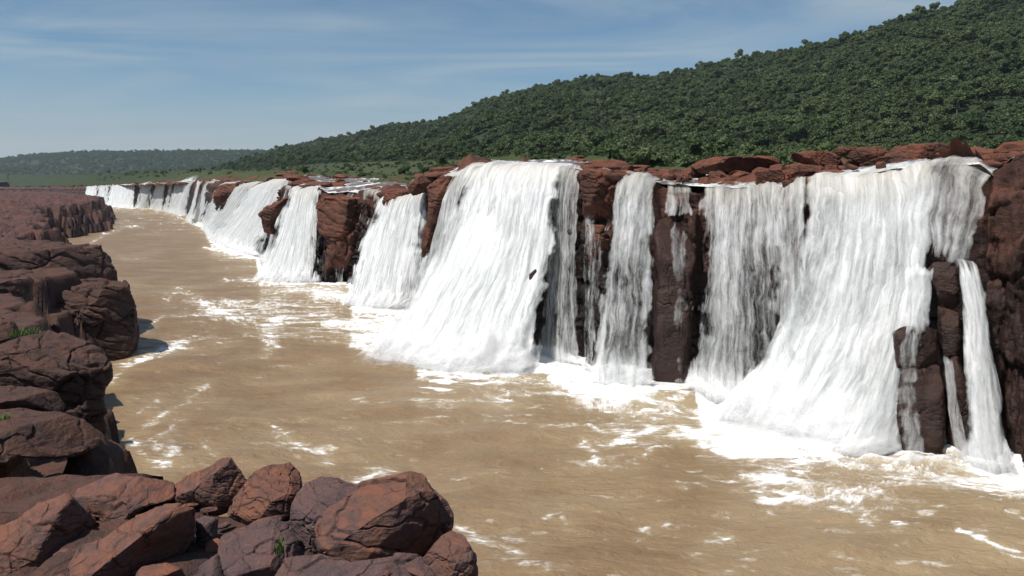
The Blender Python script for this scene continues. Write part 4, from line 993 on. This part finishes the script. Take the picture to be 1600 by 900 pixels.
    V = np.vstack(Vs); org = (C_ + D_) / 2
    root = empty('waterfall', org); tag(root, label, 'waterfall')
    c = mesh_obj('curtain', V, np.vstack(Fs), M_FALL, parent=root, attrs={'dens': np.concatenate(DE), 'lipd': np.concatenate(LD)}, uv=np.vstack(UVs), origin=org)
    if mist > 0:
        # ragged shells of spray thrown up along the foot
        Vs, Fs, UVs, DE = [], [], [], []
        nv2 = 30; uu_ = np.linspace(-0.04, 1.04, nu)
        bb = np.stack([np.interp(uu_, u, bot[:, k]) for k in range(3)], 1) + (np.clip(uu_ - 1, 0, 1) - np.clip(-uu_, 0, 1))[:, None] * (bot[-1] - bot[0])
        for l in range(6):
            Hs = mist * (1.0, 1.5, 0.6, 2.0, 1.2, 0.8)[l]; Wo = mist * (1.5, 1.0, 2.2, 0.7, 1.9, 1.2)[l]; rows = []; o_ = np.linspace(0, 1, nv2); sx = uu_ * Wm
            tall = 1 + 0.55 * fbm(sx / 1.3, sx * 0 + l * 3, None, seed + 70, 3)
            for k in range(nv2):
                lum = 1 + 0.3 * fbm(sx / 0.45, sx * 0 + o_[k] * 3 + l * 9, None, seed + 60 + l, 4)
                z_ = Hs * tall * (1 - o_[k]) ** 1.7 * lum * ss(-0.06, 0.12, uu_) * ss(1.06, 0.88, uu_) + 0.05
                P_ = bb + nn * (-0.5 * mist + (Wo + 0.5 * mist) * o_[k] * (0.8 + 0.4 * tall[:, None] * 0.5)); P_[:, 2] = z_ + 0.12 * ss(0.9, 0.3, o_[k])
                rows.append(P_)
            G = np.array(rows); OO, UG = np.meshgrid(o_, uu_, indexing='ij')
            de = (1.0, 0.55, 0.75, 0.35, 0.45, 0.8)[l] * ss(1.02, 0.30, OO) * 1.2 - 0.35 - 0.9 * ss(0.34, 0.0, OO) - 1.2 * ss(0.05, -0.04, UG) - 1.2 * ss(0.95, 1.04, UG)
            off_ = sum(len(x) for x in Vs)
            Vs.append(G.reshape(-1, 3)); Fs.append(grid_faces(nv2, nu, flip=True) + off_)
            UVs.append(np.stack([UG * Wm + seed * 5.3 + l * 3, OO * (Wo + Hs) + l * 2.2], -1).reshape(-1, 2)); DE.append(de.ravel())
        mesh_obj('spray', np.vstack(Vs), np.vstack(Fs), M_SPLASH, parent=root, attrs={'dens': np.concatenate(DE)}, uv=np.vstack(UVs), origin=org)
    return root

fall('widest waterfall in the middle, a solid white sheet fanning out at its foot', 738, 890, (588, 553), (843, 576), 1.75, bulge=0.22, mist=1.7, seed=1, od=(-.3, -.95), thin=[(0.45, .75, .3, .8, .25), (0.02, 0.16, 0.1, 0.5, 1.0), (0.9, 1, 0.2, 0.9, 1.0)], edge=0.05)
fall('thin grey veil hugging the right flank of the widest waterfall', 868, 916, (838, 548), (916, 574), 0.35, bulge=0.1, seed=2, mist=.5, mode='steep')
fall('narrow pale side veil between the widest waterfall and the dividing rock ridge', 694, 742, (634, 498), (690, 540), 0.7, bulge=0.1, seed=3)
fall('narrow middle waterfall between the two tiered rock and the tall dark column', 968, 1036, (922, 594), (1024, 600), 0.62, bulge=0.12, mist=0.9, seed=4, mode='steep', thin=[(0.25, .8, 0.45, 0.85, 0.35)])
fall('broken little cascade dropping onto the top of the tall dark column', 1036, 1088, tuple(at(1032, 342, 43.2)), tuple(at(1090, 346, 42.2)), 0.25, bulge=0, seed=5, back=1.5)
fall('trickle between the column and the two tiered rock', 912, 934, (912, 576), (928, 582), 0.1, bulge=0, seed=6, mode='steep', back=1)
fall('broad streaky veil right of the tall dark column', 1092, 1226, (1070, 602), (1252, 655), 0.56, bulge=0.15, mist=1.1, seed=7, mode='steep', thin=[(0.0, 0.2, 0.25, 0.9, 0.3), (0.55, .9, 0.3, 0.9, 0.35)])
fall('thin white thread falling in the dark notch', 1238, 1262, (1236, 640), (1258, 655), 0.35, bulge=0, seed=8, mode='steep', back=1.0)
fall('great waterfall at the right, thick and white with a mass of foam below', 1262, 1452, (1128, 648), (1392, 706), 1.3, bulge=0.05, mist=1.8, seed=9, edge=0.05, od=(-.25, -.97), thin=[(0.0, .3, .05, .6, .35), (.55, .95, .35, .9, .3)])
fall('upper grey veil at the right end, ending on a ledge above the mossy knob', 1436, 1552, tuple(at(1418, 412, 32.8)), tuple(at(1516, 422, 31.9)), 0.42, bulge=0.05, seed=10, back=3, mode='steep')
fall('lower veil spreading over the dark foot of the right end, left of the wet blocks', 0, 0, (1315, 704), (1412, 708), 0.6, topL=at(1418, 440, 32.4), topR=at(1448, 440, 31.9), bulge=0.25, mist=0.8, seed=11, back=0)
fall('slim white strand running down between the mossy knob and the right cliff', 0, 0, (1500, 722), (1578, 728), 1.25, topL=at(1489, 405, 31.9), topR=at(1522, 412, 31.7), bulge=0.1, mist=0.8, seed=12, back=0, mode='steep', edge=.14)
fall('fine streaked curtain crossing the mossy knob, just left of it', 0, 0, tuple(at(1392, 530, 29.8)), tuple(at(1460, 524, 29.8)), 0.55, topL=at(1416, 412, 31.6), topR=at(1462, 412, 31.1), bulge=0.1, seed=13, back=0)
fall('thinnest thread of water over the leaning wet rock', 0, 0, (1488, 726), (1516, 728), 0.4, topL=at(1466, 560, 29.6), topR=at(1482, 556, 29.6), bulge=0, seed=14, back=0, layers=1)
fall('third large fall from the left, white and wide under the brown rock', 600, 676, (538, 474), (655, 482), 1.25, bulge=0.18, mist=1.4, seed=15, od=(-.3, -.95))
fall('grey strands left of the third large fall, beside the rust red buttress', 566, 602, (552, 446), (584, 462), 0.22, bulge=0, seed=16, back=2)
fall('second large fall from the left, sloping down beside the rust red buttress', 455, 503, (396, 438), (503, 441), 1.1, bulge=0.1, mist=1.2, seed=17)
fall('leftmost large fall, a bright slope of water below the brown rock bank', 412, 452, (328, 375), (408, 403), 1.3, bulge=0.08, mist=1.3, seed=18)
fall('short split fall left of the leftmost large fall', 376, 410, (318, 356), (334, 375), 0.85, bulge=0.05, mist=0.8, seed=19)
fall('slender fall just left of the short split one', 346, 366, (314, 343), (322, 353), 0.6, bulge=0.05, seed=20)
fall('gauzy veil over dark rock between the broad veil and the great right waterfall', 1206, 1268, (1190, 640), (1262, 668), 0.45, bulge=0.05, seed=21, mode='steep', back=1.5, edge=.2, mist=.9)
fall('faint wet gauze down the rock below the two tiered boulder', 0, 0, (905, 576), (940, 590), 0.12, topL=at(925, 345, 46.0), topR=at(960, 350, 45.6), bulge=0, seed=22, back=0, mode='steep', edge=.25)
fall('wisps running down the face of the tall dark column', 0, 0, (1036, 600), (1082, 602), 0.02, topL=at(1040, 344, 41.4), topR=at(1084, 348, 41.4), bulge=0, seed=23, back=0, mode='steep', edge=.25, layers=1)
fall('streaks seeping over the broad dark wet block at the waterline', 0, 0, (1385, 724), (1462, 730), 0.32, topL=at(1396, 518, 29.9), topR=at(1458, 514, 29.7), bulge=0.1, seed=24, back=0, edge=.25)
fall('thin pair of white threads down the rust red buttress', 536, 560, (522, 443), (540, 444), 0.0, bulge=0, seed=25, back=1.5, mode='steep', edge=.2)
fall('grey side veil on the left of the second large fall, under the jutting rock', 440, 460, (404, 408), (424, 436), 0.55, bulge=0, seed=26, back=1, edge=.2)
fall('white slope of water left of the short split fall', 352, 378, (316, 348), (330, 368), 0.9, bulge=0.05, seed=27, mist=.6, edge=.15)
fall('small pale cascade at the bend, left of the slender fall', 322, 344, (300, 338), (314, 350), 0.9, bulge=0.05, seed=28, edge=.2)
fall('ragged grey cascade in the cleft right of the third large fall', 672, 696, (650, 490), (676, 510), 0.35, bulge=0, seed=29, back=1.5, edge=.25)
fl_lab = ['farthest little fall at the left end of the line', 'second tiny far fall, right of the farthest one', 'wide far white fall, third from the left end', 'fourth far fall from the left end', 'narrow fifth far fall from the left end', 'sixth far fall from the left end, wide and streaked', 'seventh far fall, narrow, between two brown rocks', 'eighth far fall, left of the red gap', 'ninth far fall, broken by dark rocks', 'tenth far fall, last before the line bends toward the viewer']
for i, (a, b_) in enumerate(WATER_LIPS):
    fall(fl_lab[i], a, b_, (a - 6 - i * 1.5, float(base_py(a - 3)) + 0.8 + 0.12 * i), (b_ - 1 - i * 1.3, float(base_py(b_ - 2)) + 0.8 + 0.12 * i), (1.3, 1., 1.3, 1.2, .9, 1.1, .8, .95, .8, .9)[i], bulge=0.05, seed=30 + i, back=4, edge=(0.08, .2, .05, .1, .2)[i % 5])

# ------------------------------------------------------------------ small plants
def tuft(name, label, loc, n, hgt, sd, spread):
    r = np.random.default_rng(sd); V, Fq = [], []
    for i in range(n):
        a = r.uniform(0, 6.28); b0 = np.array([r.normal() * spread * .5, r.normal() * spread * .5, -0.02]); hh = hgt * r.uniform(.5, 1.1); ln = r.uniform(.1, .6) * hh
        w = 0.012 * hgt / 0.2; pv = np.array([-math.sin(a), math.cos(a), 0]) * w; dr = np.array([math.cos(a), math.sin(a), 0])
        ps = [b0, b0 + dr * ln * .3 + [0, 0, hh * .6], b0 + dr * ln + [0, 0, hh]]
        k = len(V)
        for j, p_ in enumerate(ps):
            s_ = (1, .8, .12)[j]; V += [p_ - pv * s_, p_ + pv * s_]
        Fq += [(k, k + 1, k + 3, k + 2), (k + 2, k + 3, k + 5, k + 4)]
    o = mesh_obj(name, V, Fq, M_GRASS, smooth=False); o.location = [float(c) for c in loc]; tag(o, label, 'plant')
tuft('small_plant', 'tiny upright green plant growing from the flat purple grey slab', at(438, 862, 8.0), 26, 0.15, 1, 0.04)
tuft('grass_tuft', 'bright green grass tuft on top of the tall dark bank rock', at(42, 524, 18.2), 90, 0.20, 2, 0.35)
tuft('grass_tuft', 'dark green tuft at the left edge on the slab above the black hollow', at(4, 662, 13.2), 60, 0.18, 3, 0.12)

# ------------------------------------------------------------------ haze, light, sky, camera
bm = bmesh.new(); bmesh.ops.create_cube(bm, size=1.0)
for v in bm.verts: v.co = Vector((v.co.x * 12400, 3400 + v.co.y * 7800, 160 + v.co.z * 325.2))
me = bpy.data.meshes.new('haze'); bm.to_mesh(me); bm.free(); me.materials.append(M_HAZE)
hz = bpy.data.objects.new('haze', me); COL.objects.link(hz); tag(hz, 'thin bluish haze over the valley', 'haze', kind='stuff')

EL, AZ = math.radians(60), math.radians(-126)     # azimuth measured from +Y toward +X
sd = Vector((math.sin(AZ) * math.cos(EL), math.cos(AZ) * math.cos(EL), math.sin(EL)))
sl = bpy.data.lights.new('sun', 'SUN'); sl.energy = 4.4; sl.angle = math.radians(0.5); sl.color = (1.0, 0.95, 0.88)
so = bpy.data.objects.new('sun', sl); COL.objects.link(so); so.rotation_euler = sd.to_track_quat('Z', 'Y').to_euler(); so.location = (0, 0, 600)

w = bpy.data.worlds.new('World'); SC.world = w; w.use_nodes = True; nt = w.node_tree; nt.nodes.clear(); b = NB(nt)
sky = b.n('ShaderNodeTexSky', sky_type='NISHITA', sun_disc=False, sun_elevation=EL, sun_rotation=AZ, altitude=200, air_density=1.0, dust_density=0.2, ozone_density=3.0)
tc = b.n('ShaderNodeTexCoord').outputs['Generated']
sep = b.n('ShaderNodeSeparateXYZ', {0: tc})
zc = b.math('MAXIMUM', sep.outputs[2], 0.02)
den = b.math('ADD', zc, 0.10)
cv = b.n('ShaderNodeCombineXYZ', {0: b.math('DIVIDE', sep.outputs[0], den), 1: b.math('DIVIDE', sep.outputs[1], den), 2: 0.0}).outputs[0]
cr = b.n('ShaderNodeMapping', {'Vector': cv, 'Rotation': (0, 0, math.radians(35)), 'Scale': (0.5, 1.0, 1)}).outputs[0]
c1 = b.noise(cr, 0.9, 6, 0.55, 1.6); c2 = b.noise(cv, 0.35, 4, 0.5, 0.3)
cm = b.math('MULTIPLY', b.mr(c1, 0.30, 0.80, smooth=True), b.mr(c2, 0.32, 0.58), clamp=True)
cm = b.math('MULTIPLY', cm, 0.8)
skc = b.n('ShaderNodeMixRGB', {'Fac': 1.0, 'Color1': sky.outputs[0], 'Color2': (0.84, 1.03, 1.10, 1)}, blend_type='MULTIPLY').outputs[0]
colr = b.mix(cm, skc, (6.0, 7.0, 7.4))
colr = b.mix(b.mr(sep.outputs[2], 0.16, 0.0, 0.0, 0.6, smooth=True), colr, (6.1, 6.2, 6.7))
bg = b.n('ShaderNodeBackground', {'Color': colr, 'Strength': 0.07})
wo = b.n('ShaderNodeOutputWorld'); nt.links.new(bg.outputs[0], wo.inputs[0])

cam = bpy.data.cameras.new('camera'); co = bpy.data.objects.new('camera', cam); COL.objects.link(co)
co.location = (0, 0, CH); co.rotation_euler = (math.radians(90), 0, 0)
cam.sensor_width = 36; cam.lens = 36 * F / 1600; cam.shift_y = -(450 - HY) / 1600; cam.clip_end = 20000; cam.clip_start = 0.1
SC.camera = co
SC.view_settings.view_transform = 'Standard'; SC.view_settings.look = 'None'; SC.view_settings.gamma = 1; SC.view_settings.exposure = 0.12
SC.view_settings.use_curve_mapping = False
SC.cycles.transparent_max_bounces = 24; SC.cycles.volume_bounces = 1; SC.cycles.max_bounces = 8
